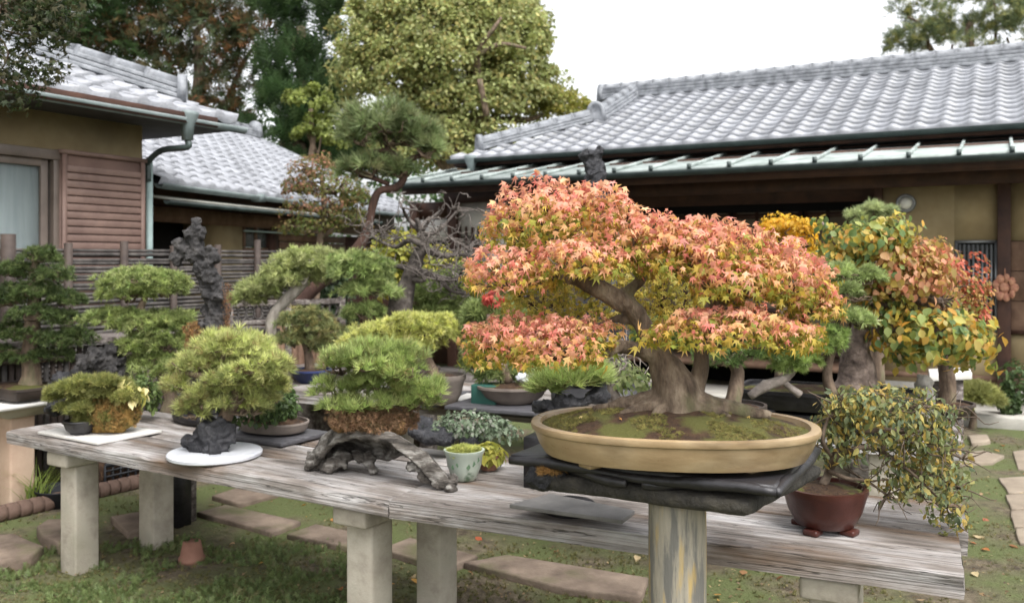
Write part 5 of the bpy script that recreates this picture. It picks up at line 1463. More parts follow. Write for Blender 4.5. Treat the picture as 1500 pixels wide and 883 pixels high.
# dark rocks
Yr = 5.25
for nm, lab, bl, sdd in (("jagged_rock", "jagged dark grey rock with pale crystals behind the mossy stone", [((130, 545), 26, 28), ((165, 548), 22, 26), ((150, 525), 30, 18), ((178, 570), 12, 24), ((150, 580), 40, 30)], 3),
                         ("small_rock", "small spiky black rock beside the dark tray of the left pine", [((90, 560), 14, 16), ((76, 572), 10, 14), ((104, 556), 10, 14), ((88, 590), 22, 20)], 7)):
    tag(obj(nm, rock_mb([(P(x, y, Yr), (a * Yr / F, a * Yr / F, b * Yr / F)) for (x, y), a, b in bl], .012, .03, 14, sdd, .7), drock_m if sdd == 7 else grock_m), lab, "rock")
cK = P(130, 605, Yr)
tag(obj("rock_shelf", MB().bar([*(A0 + pL * 1.0 - dL * .2), .62], [*(A0 + pL * 1.0 + dL * .7), .62], .36, .05), plank2_m, bevel=.006), "dark low shelf plank behind the left bench carrying rocks", "shelf")
rs_ = bpy.data.objects["rock_shelf"]
for t in (-.1, .16): obj("leg", MB().box([*(A0 + pL * 1.0 + dL * t), .29], (.1, .1, .62), rz=angL), plank2_m, rs_)
pad(thing("round_shrub", P(205, 600, 5.0), "small rounded grey green shrub behind the mossy stone", "shrub"), 'small', 208, 575, 5.0, 26, 28, 700, 7, [(84, 104, 52), (116, 132, 76), (64, 84, 44)], low=-.8, twig=bark_m)
# flat dark tray with climber behind the round slab
cF = G(400, 630, BZ + .03)
ft = thing("ivy_tray", cF, "grey tray with a mound of dark green ivy behind the black rock", "bonsai")
pot(ft, [cF[0], cF[1], BZ + .035], [(a * .2, z) for a, z in tray_prof(.05)], potgrey_m, 36, 1, .7, angL, 2.3, soil=(.185, .036, .03))
obj("board", MB().box([cF[0] - .02, cF[1], BZ + .012], (.52, .34, .02), rz=angL), greywood_m, ft, bevel=.003)
pad(ft, 'small', 402, 592, cF[1], 34, 30, 900, 8, [(52, 72, 38), (78, 100, 52), (100, 124, 72)], low=-.7)

# low pine with a driftwood trunk (behind)
Y3 = 7.0
dp = pine("leaning_pine", "pale green pine with a bleached leaning trunk in front of the openwork fence", P(392, 560, Y3), Y3,
          [[(392, 560, 0, 14), (396, 500, 0, 9), (400, 465, 0, 9), (418, 440, 0, 9), (440, 420, 0, 7), (455, 402, 0, 5)]],
          [(452, 388, 44, 24), (412, 412, 32, 20), (435, 408, 44, 18), (380, 428, 34, 18), (362, 440, 24, 16), (470, 400, 22, 16)], 'short', 13, [(144, 164, 88), (168, 184, 108), (122, 144, 74), (180, 192, 126)], deadwood_m)
pt_ = P(392, 575, Y3)
pot(dp, [pt_[0], Y3, .5], scaled(bowl_prof(.14), .2), potdark_m, 32, soil=(.18, .12, .02))
tag(obj("pot_stand", MB().lathe([(0, 0), (.12, 0), (.1, .25), (.12, .48), (0, .48)], [pt_[0], Y3, 0], 8), plank2_m), "dark stand under the leaning pine's pot", "stand")
ip = pine("trailing_pine", "low drooping grey green pine in front of the openwork fence right of the bleached trunk", P(455, 560, 6.6), 6.6,
          [[(455, 545, 0, 8), (450, 510, 0, 6), (440, 480, 0, 5), (450, 465, 0, 3)]], [(445, 470, 36, 18), (470, 490, 34, 20), (430, 500, 30, 16), (480, 510, 24, 14)], 'short', 11, [(112, 134, 74), (140, 156, 96), (156, 152, 86), (96, 118, 66)])
pot(ip, [P(455, 560, 6.6)[0], 6.6, P(455, 560, 6.6)[2]], scaled(bowl_prof(.1), .15), potblue_m, 32, soil=(.13, .08, .02))
tag(obj("timber_stand", MB().box([P(455, 560, 6.6)[0], 6.6, P(455, 560, 6.6)[2] / 2], (.3, .3, P(455, 560, 6.6)[2]), rz=angL), plank2_m, bevel=.006), "square timber stand under the blue pot of the trailing pine", "stand")
# trained garden pine
Y4 = 8.4
gp = pine("red_pine", "tall garden pine with reddish leaning trunk and rounded needle crown before the roofs", G(416, 380 + 2080 / Y4), Y4,
          [[(410, 630, 0, 14), (424, 520, 0, 12), (432, 460, 0, 11), (455, 428, 0, 10), (500, 388, 0, 9), (528, 358, 0, 8.5), (540, 330, 0, 6), (546, 300, 0, 6), (556, 280, 0, 6), (580, 275, 0, 6), (592, 258, 0, 5.5), (585, 238, 0, 5), (570, 222, 0, 4), (540, 222, 0, 2.5)],
           [(585, 240, 0, 5), (605, 232, 0, 4), (625, 225, 0, 3)], [(572, 222, 0, 4), (562, 205, 0, 3), (570, 188, 0, 2)], [(570, 270, 0, 4), (548, 262, 0, 3), (525, 258, 0, 2)]],
          [], 'long', 20, DG, redbark_m, cat="pine tree")
PT = [(108, 136, 74), (134, 160, 94), (88, 114, 62), (150, 170, 110), (122, 126, 80)]
for q in [(568, 185, 60, 30, 500), (530, 205, 32, 24, 240), (605, 200, 36, 30, 320), (625, 225, 22, 22, 170), (545, 250, 52, 22, 380), (585, 255, 24, 16, 120), (570, 205, 54, 24, 300)]:
    pad(gp, 'long', q[0], q[1], Y4, q[2], q[3], int(q[4] * .5), 19, PT, sub=max(6, q[4] // 26), lump=.4, cj=.2, low=-.35, upw=.5, twig=bark_m, dY=RNG.uniform(-15, 15))
# reddish maple behind it
Y5 = 9.8
rm = thing("rusty_maple", G(462, 380 + 2080 / Y5), "slender maple with rusty pink and green leaves beneath the red pine", "tree")
tr = MB(); a, b = pxpath([(455, 592, 0, 10), (458, 480, 0, 8), (462, 430, 0, 7), (466, 380, 0, 6), (470, 340, 0, 5), (475, 290, 0, 4), (470, 255, 0, 3)], Y5); tr.tube(a, b, 8, 4, .15, 9)
a, b = pxpath([(468, 350, 0, 4), (490, 335, 0, 3), (515, 315, 0, 2)], Y5); tr.tube(a, b, 6, 4); obj("trunk", tr, bark_m, rm)
RC = [(150, 104, 84), (168, 124, 96), (124, 112, 66), (98, 106, 56), (134, 126, 72)]
GC = [(92, 108, 52), (116, 128, 64), (140, 116, 74), (76, 92, 46)]
for q in [(462, 250, 42, 26, RC), (490, 275, 46, 26, GC), (440, 275, 28, 18, RC), (470, 305, 60, 22, RC), (455, 335, 50, 18, GC), (505, 320, 38, 24, GC), (520, 290, 26, 18, GC)]:
    pad(rm, 'farmaple', q[0], q[1], Y5, q[2], q[3], 520, 4.6, q[4], low=-.5, twig=bark_m, inner=.4)
# bare grey tree
Y6 = 6.9
bt = thing("bare_tree", P(600, 540, Y6), "gnarled bare grey bonsai with tangled leafless branches", "bonsai")
tr = MB()
a, b = pxpath([(600, 535, 0, 22), (592, 490, 0, 20), (585, 450, 0, 18), (595, 420, 0, 13), (605, 395, 0, 12), (612, 375, 0, 10), (622, 360, 0, 9), (618, 340, 0, 5), (610, 320, 0, 3)], Y6); tr.tube(a, b, 12, 4, .25, 14)
lst = [[(605, 395, 5), (580, 390, 4), (560, 392, 2), (545, 402, 1.5)], [(622, 360, 6), (600, 352, 4), (580, 362, 3), (560, 355, 2)], [(622, 365, 6), (650, 375, 4), (672, 372, 3), (698, 380, 2)], [(605, 400, 6), (640, 405, 5), (660, 425, 3), (685, 430, 2), (700, 422, 1.2)],
       [(590, 435, 6), (570, 425, 4), (560, 415, 2)], [(612, 345, 4), (640, 340, 3), (655, 325, 2), (668, 310, 1.2)], [(612, 335, 4), (596, 318, 3), (590, 305, 2)], [(600, 410, 5), (622, 410, 3), (612, 398, 2)], [(640, 405, 4), (668, 410, 3), (680, 395, 2), (700, 398, 1.2)], [(618, 340, 3), (630, 322, 2), (645, 308, 1.2)]]
reseed(90); tips = []
for q, l in enumerate(lst):
    pts = [P(x, y, Y6 + RNG.uniform(-.15, .15) * (i > 0)) for i, (x, y, r) in enumerate(l)]
    tr.tube(pts, [r * Y6 / F for x, y, r in l], 7, 4, .15, 20, q); tips += pts[1:]
tw_ = MB()
for q in range(330):
    a = tips[RNG.integers(len(tips))]; e = a + RNG.normal(size=3) * [.12, .09, .085] + [0, 0, .045]
    branch(tw_, a, e, .005, .0022, .22, 5, 4, q)
    if len(tips) < 130: tips.append(e)
obj("twig", tw_, mk("pale_twig", [(78, 71, 67), (118, 110, 104)], scale=20, rough=.85, bump=.2), bt, kind="stuff")
obj("trunk", tr, mk("grey_gnarled_bark", [(44, 39, 36), (84, 77, 72), (122, 114, 108)], scale=12, rough=.9, bump=.7, bscale=40), bt, smooth=True)
bb = P(598, 545, Y6); pot(bt, [bb[0], Y6, .63], scaled(bowl_prof(bb[2] - .62 + .03), .24), potdark_m, 32, soil=(.2, bb[2] - .63, .03))
# foliage trees around it
yt = thing("yellow_shrub", P(600, 560, 7.7), "yellow and green leafed shrub behind the bare grey tree", "shrub")
for q in [(590, 372, 46, 34), (640, 395, 44, 36), (570, 405, 36, 28), (670, 420, 34, 34)]:
    pad(yt, 'small', q[0], q[1], 7.7, q[2], q[3], 1000, 9, [(170, 158, 60), (140, 142, 58), (116, 130, 58), (196, 176, 76)], low=-.8, inner=.4, twig=twig_m)
tr = MB(); branch(tr, G(615, 380 + 2080 / 7.7), P(615, 400, 7.7), .06, .02, .04); obj("trunk", tr, bark_m, yt)
gp2 = pine("broad_pine", "green pine bonsai spreading on both sides of the bare grey tree", P(620, 560, 7.3), 7.3, [[(605, 560, 0, 12), (602, 500, 0, 9), (590, 440, 0, 6), (570, 410, 0, 3)], [(602, 480, 0, 6), (640, 450, 0, 5), (690, 440, 0, 3)]],
           [(552, 395, 38, 24, -110), (558, 422, 36, 18, -110), (552, 455, 24, 14, -110), (640, 430, 40, 24), (690, 410, 34, 24), (660, 455, 46, 22), (720, 430, 30, 26), (625, 470, 40, 18)], 'short', 12, [(128, 158, 78), (154, 180, 96), (106, 136, 66), (170, 190, 110)], n=1.3)
pot(gp2, [P(605, 560, 7.3)[0], 7.3, .62], scaled(bowl_prof(.1), .16), potdark_m, 24, soil=(.13, .08, .02))
# bright white pine in the middle
Y7 = 5.35
wp = pine("white_pine", "lime green white pine bonsai in a grey bowl behind the driftwood", P(620, 565, Y7), Y7, [[(640, 560, 0, 9), (630, 535, 0, 8), (615, 515, 0, 7), (595, 500, 0, 5), (560, 500, 0, 4)], [(615, 515, 0, 5), (640, 500, 0, 3)]],
          [(600, 478, 44, 16), (560, 490, 46, 16), (630, 488, 36, 18), (520, 505, 24, 12), (590, 505, 50, 14), (645, 475, 26, 14)], 'short', 11, [(176, 190, 84), (196, 206, 102), (154, 172, 74), (208, 214, 122)], n=1.6)
cW = P(650, 560, Y7)
pot(wp, [cW[0], Y7, BZ + .03], scaled(bowl_prof(cW[2] - BZ + .02), .13), potgrey_m, 32, soil=(.115, cW[2] - BZ, .02))
flat_slab("dark_board", "thin dark board on the rear bench under the white pine's bowl", [(590, 588), (640, 572), (690, 572), (640, 592)], BZ + .025, .02, greywood_m)
flat_slab("white_board", "small pale board on the rear bench left of the dark green box", [(648, 584), (672, 574), (704, 577), (690, 588)], BZ + .02, .016, white_m)
# shallow grey bowl with mixed planting
Y8 = 4.9
cb = G(752, 597, BZ + .03)
gb = thing("bowl_planting", cb, "shallow grey bowl of mixed planting with a few red leaves left of the maple", "bonsai")
pot(gb, [cb[0], cb[1], BZ + .06], scaled(bowl_prof(.10), .205), potgrey_m, 36, 1, .75, 0, soil=(.19, .085, .03), soilm=mosssoil_m)
obj("board", MB().box([cb[0] - .03, cb[1] - .02, BZ + .045], (.62, .42, .022), rz=angR), greywood_m, gb, bevel=.003)
obj("board_foot", MB().box([cb[0] - .03, cb[1] + .02, BZ + .017], (.4, .28, .032), rz=angR), ebony_m, gb)
tr = MB(); a, b = pxpath([(745, 560, 0, 8), (735, 530, 0, 6), (720, 500, 0, 5), (715, 460, 0, 3)], cb[1]); tr.tube(a, b, 8, 4); obj("trunk", tr, bark_m, gb)
for q in [(705, 470, 24, 26), (710, 520, 28, 34), (740, 470, 30, 24), (735, 545, 30, 12)]:
    pad(gb, 'short', q[0], q[1], cb[1] + .1, q[2], q[3], 240, 13, [(122, 150, 70), (148, 170, 90), (104, 130, 62), (160, 178, 110)], low=-.6, twig=bark_m)
pad(gb, 'maple', 725, 440, cb[1] - .02, 20, 14, 60, 8, [(176, 62, 52), (190, 88, 74), (160, 62, 52)], low=-.5)
obj("white_stone", rock_mb([(P(765, 552, cb[1] - .05), (.04, .03, .03))], .008, .006, 30, 2), marble_m, gb)
tag(obj("green_box", MB().box(P(715, 578, 5.25), (.16, .14, .13), rz=angR), green_m, bevel=.006), "dark green box on the rear bench beside the shallow grey bowl", "box")
# tufted pine and rock just behind the maple's pot
Y9 = 3.55
np_ = thing("tufted_pine", P(830, 595, Y9), "bright long needled pine seedling on a dark rock behind the maple's pot", "bonsai")
obj("rock", rock_mb([(P(800, 596, Y9), (.045, .06, .035)), (P(835, 590, Y9), (.07, .06, .03)), (P(875, 580, Y9), (.06, .06, .035)), (P(835, 625, Y9), (.12, .09, .07))], .012, .018, 18, 5, .6), drock_m, np_)
for q in [(830, 565, 38, 22, 130), (862, 560, 28, 20, 80), (800, 575, 18, 14, 50)]: pad(np_, 'long', q[0], q[1], Y9, q[2], q[3], q[4] * 2, 26, GP, low=0, upw=1.1)
obj("stand", MB().box([P(835, 640, Y9)[0], Y9, (P(835, 640, Y9)[2] + BZ) / 2], (.3, .24, abs(P(835, 640, Y9)[2] - BZ) + .02), rz=angR), ebony_m, np_)
wy = thing("wiry_bonsai", P(905, 590, 4.6), "wiry grey twigged bonsai with scattered pale leaves seen under the maple's limbs", "bonsai")
tr = MB(); reseed(93); tips = []
a, b = pxpath([(905, 590, 0, 8), (895, 560, 0, 7), (905, 540, 0, 6), (890, 525, 0, 4), (880, 505, 0, 3)], 4.6); tr.tube(a, b, 8, 4, .2, 20)
for q in range(60): branch(tr, a[RNG.integers(1, 5)], a[RNG.integers(2, 5)] + RNG.normal(size=3) * [.13, .1, .05], .006, .002, .2, 5, 5, q)
obj("trunk", tr, greytwig_m, wy)
for q in [(900, 545, 50, 22), (870, 535, 30, 18), (930, 560, 30, 16)]: pad(wy, 'small', q[0], q[1], 4.6, q[2], q[3], 190, 9, [(132, 148, 92), (164, 170, 118), (108, 130, 76)], low=-.6, inner=.5)
pot(wy, np.array([P(905, 600, 4.6)[0], 4.6, BZ + .01]), scaled(bowl_prof(P(905, 592, 4.6)[2] - BZ), .17), potgrey_m, 32, soil=(.15, P(905, 594, 4.6)[2] - BZ - .02, .02), soilm=mosssoil_m)
# pines seen through under the right of the maple
up = pine("shaded_pine", "dark trunked pine bonsai glimpsed right of the maple's trunk", P(1075, 590, 4.3), 4.3, [[(1072, 595, 0, 13), (1078, 565, 0, 11), (1080, 545, 0, 10), (1075, 525, 0, 8), (1100, 512, 0, 5)]],
          [(1050, 528, 34, 16), (1100, 515, 36, 16), (1130, 510, 26, 12), (990, 500, 30, 26), (960, 490, 30, 22)], 'short', 12, [(84, 118, 52), (112, 144, 66), (66, 94, 44)])
pot(up, np.array([P(1072, 600, 4.3)[0], 4.3, BZ + .01]), scaled(bowl_prof(P(1072, 594, 4.3)[2] - BZ), .16), potdark_m, 32, soil=(.14, P(1072, 594, 4.3)[2] - BZ - .02, .02))

# ------------------------------------------------------------------ big-leaved tree in the dark tray
Yt = 4.75
zt2 = P(1210, 572, Yt)[2]
ct = np.array([P(1215, 590, Yt)[0], Yt, zt2 - .09])
bl = thing("large_leaved_bonsai", ct, "thick trunked bonsai with large yellow, green and pink leaves in a black tray", "bonsai")
pot(bl, ct, [(a * .47, z) for a, z in tray_prof(.1)], ebony_m, 60, 1, .5, angC, 9, .36, soil=(.45, .082, .03), soilm=mosssoil_m)
tag(obj("tray_stand", MB().box([ct[0], Yt, (ct[2] - .02 + BZ) / 2], (.8, .36, ct[2] - .022 - BZ), rz=angC), ebony_m, bevel=.005), "dark low stand under the black tray on the rear bench", "stand")
tr = MB()
limbs = [[(1255, 574, 0, 34), (1256, 548, 0, 27), (1254, 520, 0, 22), (1258, 490, 0, 15), (1270, 466, 0, 11), (1290, 440, 0, 8), (1285, 405, 0, 9), (1270, 375, 0, 7), (1285, 350, 0, 5)],
         [(1268, 468, 0, 9), (1300, 446, -6, 8), (1340, 438, -10, 7), (1375, 440, -12, 6)], [(1257, 495, 0, 9), (1300, 480, -20, 7), (1345, 480, -30, 6), (1390, 490, -34, 4)],
         [(1272, 380, 0, 6), (1240, 370, 0, 5), (1215, 345, 0, 4), (1200, 320, 0, 2.5)], [(1285, 405, 0, 6), (1310, 375, 0, 5), (1330, 350, 0, 3)], [(1250, 575, 0, 22), (1290, 580, 0, 12), (1320, 582, 0, 5)], [(1248, 575, 0, 22), (1210, 578, 0, 12), (1190, 580, 0, 6)]]
for l in limbs:
    a, b = pxpath(l, Yt); tr.tube(a, b, 12, 4)
V, Nn, T = remesh(tr, .009, 2); V = V + Nn * (vnoise(V, 22, 4, 3) * .014)[:, None]
obj("trunk", MB().add(V, T=T), mk("rough_grey_bark", [(64, 54, 50), (112, 98, 90), (150, 134, 124)], scale=16, rough=.9, bump=.8, bscale=45), bl, smooth=True)
tw = MB(); reseed(95)
ends = []
for q in range(150):
    l = limbs[RNG.integers(0, 3)]; x, y, d, r = l[RNG.integers(len(l) // 2, len(l))]
    a = P(x, y, Yt) + [0, d * Yt / F, 0]
    e = a + RNG.normal(size=3) * [.08, .07, .05] + [.02, 0, -.01]
    branch(tw, a, e, .006, .002, .15, 4, 5, q); ends.append(e)
obj("branch", tw, twig_m, bl)
YB = [(200, 168, 72), (182, 172, 80), (134, 148, 76), (210, 156, 72), (108, 130, 74), (94, 120, 76), (150, 160, 92), (214, 184, 104)]
PB = [(196, 128, 100), (206, 150, 116), (186, 160, 84), (150, 132, 74), (216, 164, 130)]
olm = MB().add(OL[0], T=OL[1]).mesh("leaf"); olm.materials.append(leafo_m)
cnt = 0
for (px_, py_, rx_, rz_, n_, cols_, sz, dy) in [(1262, 348, 62, 30, 46, YB, 15, -30), (1228, 362, 34, 26, 22, YB, 15, -30), (1300, 378, 46, 30, 30, PB, 14, -40), (1325, 420, 66, 34, 40, PB, 13, -50), (1360, 495, 74, 44, 96, YB, 17, -60), (1305, 490, 44, 36, 34, YB, 16, -70), (1405, 505, 44, 48, 32, YB, 17, -40)]:
    reseed(960 + px_)
    p, d, r = dome(n_, P(px_, py_, Yt) + [0, dy * Yt / F, 0], np.array([rx_, rx_ * .7, rz_]) * Yt / F, -.8, .4, .25)
    R = basis(d * .8 + RNG.normal(size=d.shape) * .5 + [0, -.3, .1], np.array([.2, 0, -1.0])); cc = palette(cols_, len(p), .1)
    for q in range(len(p)):
        if cnt < 300:
            s_ = sz * Yt / F * RNG.uniform(.75, 1.15)
            share("leaf", olm, bl, p[q], Matrix(R[q].tolist()).to_euler(), (s_, s_, s_), cc[q]); cnt += 1
for (px_, py_, rx_, rz_, n_, cols_, sz) in [(1325, 405, 66, 38, 900, PB, 9.5), (1262, 352, 62, 30, 420, YB, 11), (1365, 492, 80, 50, 900, YB, 12.5), (1290, 450, 46, 34, 420, YB, 11), (1235, 385, 40, 30, 260, YB, 11), (1300, 342, 44, 30, 260, YB, 11), (1345, 378, 52, 34, 520, PB, 9), (1205, 328, 16, 14, 26, YB, 11), (1290, 395, 50, 30, 320, YB, 10)]:
    pad(bl, 'oval', px_, py_, Yt - .08, rx_, rz_, n_, sz, cols_, low=-.8, inner=.5, upw=0)
# little white pine on the tray's left, on driftwood
wpn = pine("tray_pine", "small lime green pine leaning on a grey driftwood stump in the black tray", P(1160, 570, 4.5), 4.5,
           [[(1098, 580, 0, 6), (1122, 565, 0, 9), (1146, 556, 0, 7), (1163, 542, 0, 4), (1158, 522, 0, 3)], [(1146, 558, 0, 5), (1158, 568, 0, 5), (1172, 578, 0, 6)]], [(1140, 520, 34, 14), (1175, 530, 30, 14), (1195, 510, 34, 16), (1215, 500, 24, 20), (1155, 540, 26, 8)], 'short', 12, [(132, 168, 72), (158, 188, 92), (110, 146, 62)], greytwig_m)
# more trees further right
p2 = pine("bright_pine", "bright green pine bonsai between the maple and the large leaved tree", P(1222, 575, 4.52), 4.52, [[(1218, 578, 0, 9), (1212, 545, 0, 7), (1222, 500, 0, 6), (1240, 430, 0, 4)]],
          [(1240, 405, 32, 18), (1250, 435, 36, 20), (1225, 460, 34, 20), (1255, 470, 36, 18), (1265, 410, 24, 18)], 'short', 13, [(150, 178, 96), (170, 196, 116), (128, 156, 82), (182, 202, 130)], sub=7, n=1.5)
tpn = pine("domed_pine", "grey green dome of pine rising behind the large leaved tree", P(1285, 560, 6.6), 6.6, [[(1285, 570, 0, 12), (1283, 480, 0, 10), (1280, 380, 0, 7), (1282, 320, 0, 3)]], [(1280, 314, 36, 18), (1262, 330, 26, 14), (1298, 332, 24, 14)], 'short', 11, [(142, 164, 102), (164, 182, 120), (120, 146, 88)], sub=8, n=1.6)
def ground_stand(name, label, px, py, Y, w):
    q = P(px, py, Y); return tag(obj(name, MB().box([q[0], Y, q[2] / 2], (w, w, q[2]), rz=angC), plank2_m, bevel=.006), label, "stand")
ground_stand("plank_stand", "grey plinth under the domed pine behind the large leaved tree", 1285, 575, 6.6, .35)
yd = thing("yellow_maple", P(1145, 560, 6.2), "golden yellow domed maple behind the upper right of the pink maple", "bonsai")
tr = MB(); a, b = pxpath([(1145, 570, 0, 12), (1150, 480, 0, 9), (1146, 420, 0, 7), (1145, 360, 0, 4)], 6.2); tr.tube(a, b, 8, 4); obj("trunk", tr, bark_m, yd)
pad(yd, 'maple', 1145, 352, 6.2, 52, 38, 1300, 6, [(228, 178, 44), (236, 196, 66), (214, 160, 40), (200, 170, 60)], low=-.4, twig=twig_m, sub=26)
pad(yd, 'maple', 1190, 385, 6.2, 40, 24, 500, 6, [(228, 178, 44), (214, 186, 76), (190, 170, 70)], low=-.4, sub=12)
ground_stand("grey_plinth", "grey plinth under the golden yellow maple", 1145, 575, 6.2, .35)
pk = thing("rosy_dome_bonsai", P(1385, 600, 5.05), "dense rosy domed bonsai at the right with green lower leaves", "bonsai")
tr = MB(); a, b = pxpath([(1385, 606, 0, 14), (1388, 560, 0, 12), (1380, 500, 0, 9), (1385, 430, 0, 6)], 5.05); tr.tube(a, b, 8, 4); obj("trunk", tr, bark_m, pk)
def rosy(p, c, rad):
    h = (p[:, 2] - c[2]) / rad[2] + RNG.normal(size=len(p)) * .3
    return np.where((h > .35)[:, None], palette([(206, 104, 86), (214, 132, 104), (192, 92, 78), (200, 146, 104)], len(p)), np.where((h > -.1)[:, None], palette([(186, 136, 88), (160, 138, 76), (196, 150, 96)], len(p)), palette([(120, 132, 66), (146, 150, 76), (104, 118, 58)], len(p))))
pad(pk, 'small', 1368, 440, 5.05, 72, 84, 3600, 8, None, low=-.55, twig=twig_m, sub=40, colfn=rosy)
pad(pk, 'small', 1408, 480, 5.05, 42, 62, 1400, 8, None, low=-.6, sub=16, colfn=rosy)
pot(pk, [P(1385, 600, 5.05)[0], 5.05, BZ], scaled(bowl_prof(.09), .15), potdark_m, 32, soil=(.13, .075, .02))
# pale rock, and the end of the rear bench
tag(obj("upright_rock", rock_mb([(P(1354, 560, 4.62), (.045, .035, .06)), (P(1356, 580, 4.62), (.055, .045, .08)), (P(1358, 615, 4.62), (.07, .06, .09))], .012, .01, 20, 3, .4), mk("pale_rock", [(120, 116, 112), (166, 162, 156)], scale=12, rough=.9, bump=.4)), "pale upright pointed rock above the cascading shrub", "rock")
cs = np.array([P(1425, 590, 8.4)[0], 8.4, 0])
rb_ = thing("round_pine_bush", cs, "low rounded yellow green pine bush by the house kerb at right", "bush")
pad(rb_, 'short', 1425, 588, 8.4, 40, 30, 900, 10, [(140, 152, 70), (164, 172, 90), (116, 132, 62)], low=-.3, sub=16)
tr = MB(); branch(tr, cs + [0, 0, 0], P(1425, 590, 8.4), .04, .02, .05); obj("trunk", tr, bark_m, rb_)
sbq = thing("side_shrub", P(1490, 600, 8.6) * [1, 1, 0], "dark leafy shrub against the dark post at the right edge", "shrub")
for q in [(1492, 560, 22, 34), (1478, 590, 14, 20)]: pad(sbq, 'small', q[0], q[1], 8.5, q[2], q[3], 360, 8, [(62, 82, 46), (88, 108, 62)], low=-.8, twig=bark_m)
tr = MB(); branch(tr, P(1488, 622, 8.55) * [1, 1, 0], P(1490, 560, 8.55), .02, .01, .05); obj("trunk", tr, bark_m, sbq)
flat_slab("white_shelf_board", "white painted board behind the rosy domed bonsai near the house", [(1360, 540), (1420, 538), (1424, 546), (1362, 549)], P(1390, 543, 7.2)[2], .05, white_m)
q_ = P(1390, 545, 7.2)
wsb = bpy.data.objects["white_shelf_board"]
obj("support", MB().box([q_[0], 7.25, (q_[2] - .06) / 2], (.25, .25, q_[2] - .06), rz=angC), plank2_m, wsb)
# tall black rock behind the maple crown
tb = thing("black_spire_stone", P(868, 420, 5.0), "black craggy spire stone rising above the top of the pink maple", "viewing stone")
obj("stone", rock_mb([(P(x, y, 5.0), (a * 5 / F, a * 5 / F * .8, b * 5 / F)) for x, y, a, b in [(868, 245, 17, 18), (862, 228, 13, 10), (878, 222, 6, 12), (872, 265, 20, 22), (880, 300, 24, 34), (878, 350, 28, 44), (880, 410, 34, 50), (880, 470, 44, 60), (880, 530, 50, 60)]], .012, .022, 16, 13, .65), drock_m, tb)
q_ = P(880, 570, 5.0)
obj("tray", MB().lathe([(0, 0), (.26, 0), (.28, .03), (.28, q_[2] - BZ + .02), (0, q_[2] - BZ + .02)], [q_[0], 5.0, BZ], 24, 1, .7), ebony_m, tb)

# ------------------------------------------------------------------ trees behind the roofs
def bigtree(name, label, base_px, Y, crown, kind, size, cols, n, trunkr, low=-.6, sub=26, upw=.3, jit=.7, limbs=(), colj=.14):
    b = np.array([(base_px - 750) / F * Y, Y, 0.0])
    root = thing(name, b, label, "tree")
    tr = MB(); top = P(crown[0][0], crown[0][1], Y)
    branch(tr, b, top, trunkr, trunkr * .35, .03, 7, 10, 1)
    for q, c in enumerate(crown):
        e = P(c[0], c[1], Y); a = b + (top - b) * RNG.uniform(.5, .85)
        branch(tr, a, e, trunkr * .35, trunkr * .1, .06, 5, 7, q)
    for q, l in enumerate(limbs):
        a, r = pxpath([(x, y, d, w) for x, y, d, w in l], Y); tr.tube(a, r, 7, 4)
    obj("trunk", tr, bark_m, root)
    for q, c in enumerate(crown):
        cols_ = c[4] if len(c) > 4 else cols
        pad(root, kind, c[0], c[1], Y + (c[5] if len(c) > 5 else 0), c[2], c[3], int(n * c[2] * c[3] / 1000), size, cols_, ry=min(c[2], c[3]) * .9, low=low, upw=upw, jit=jit, sub=max(8, int(sub * c[2] * c[3] / 6000)), name="crown", cj=colj, lump=.3, inner=.3)
    return root
reseed(200)
BGR = [(164, 172, 108), (180, 186, 124), (148, 160, 100), (188, 192, 136), (182, 168, 106), (138, 152, 96)]
bigtree("broadleaf_tree", "big light green broadleaf tree filling the sky left of the long roof", 690, 25,
        [(650, 70, 120, 100), (735, 60, 72, 95), (575, 120, 78, 80), (690, 150, 120, 70), (600, 10, 100, 70), (535, 60, 50, 64), (815, 158, 56, 40, [(150, 146, 70), (128, 136, 66), (172, 158, 80)]), (770, 130, 58, 62), (640, 215, 130, 60), (700, 0, 90, 50), (780, 60, 32, 60)],
        'farleaf', 6.0, BGR, 1350, .45, sub=110, jit=.9, limbs=[[(700, 120, -40, 6), (705, 85, -60, 4), (725, 60, -70, 3), (735, 45, -70, 2)], [(702, 95, -60, 4), (735, 82, -70, 3), (770, 88, -70, 2)], [(715, 180, -60, 5), (705, 130, -70, 4)]])
bigtree("light_young_tree", "small light green tree against the dark conifers right of the annex roof", 455, 22, [(455, 160, 42, 40), (470, 200, 40, 40)], 'farleaf', 5.5, [(124, 138, 66), (148, 156, 84), (102, 118, 58)], 1300, .16, sub=60)
DC = [(58, 82, 48), (78, 104, 62), (46, 66, 40), (98, 120, 76)]
bigtree("dark_conifer", "dark green conifer with upswept sprays between the annex roof and broadleaf tree", 440, 27, [(440, 40, 62, 80), (430, 130, 62, 80), (480, 150, 48, 90), (400, 190, 60, 60), (500, 230, 60, 50), (430, 240, 100, 50)], 'farfrond', 22, DC, 150, .4, upw=1.0, jit=.4)
DR = [(72, 88, 62), (94, 106, 76), (60, 74, 52), (110, 100, 70), (136, 92, 62), (84, 96, 64), (92, 108, 72)]
bigtree("rusty_cedar", "dark cedar flecked with rusty brown sprays behind the ochre house roof", 280, 29, [(290, 60, 90, 80), (200, 60, 90, 80), (330, 150, 46, 54), (240, 130, 80, 60), (380, 60, 40, 70), (300, -20, 120, 50)], 'farfrond', 20, DR, 145, .45, upw=-.1, jit=.7)
bigtree("shadow_cedar", "dark cedar at the upper left behind the overhanging maple leaves", 90, 28, [(110, 40, 90, 90), (40, 60, 80, 90), (130, -20, 120, 50), (20, -20, 90, 60)], 'farfrond', 20, DC, 130, .45, upw=-.1, jit=.7)
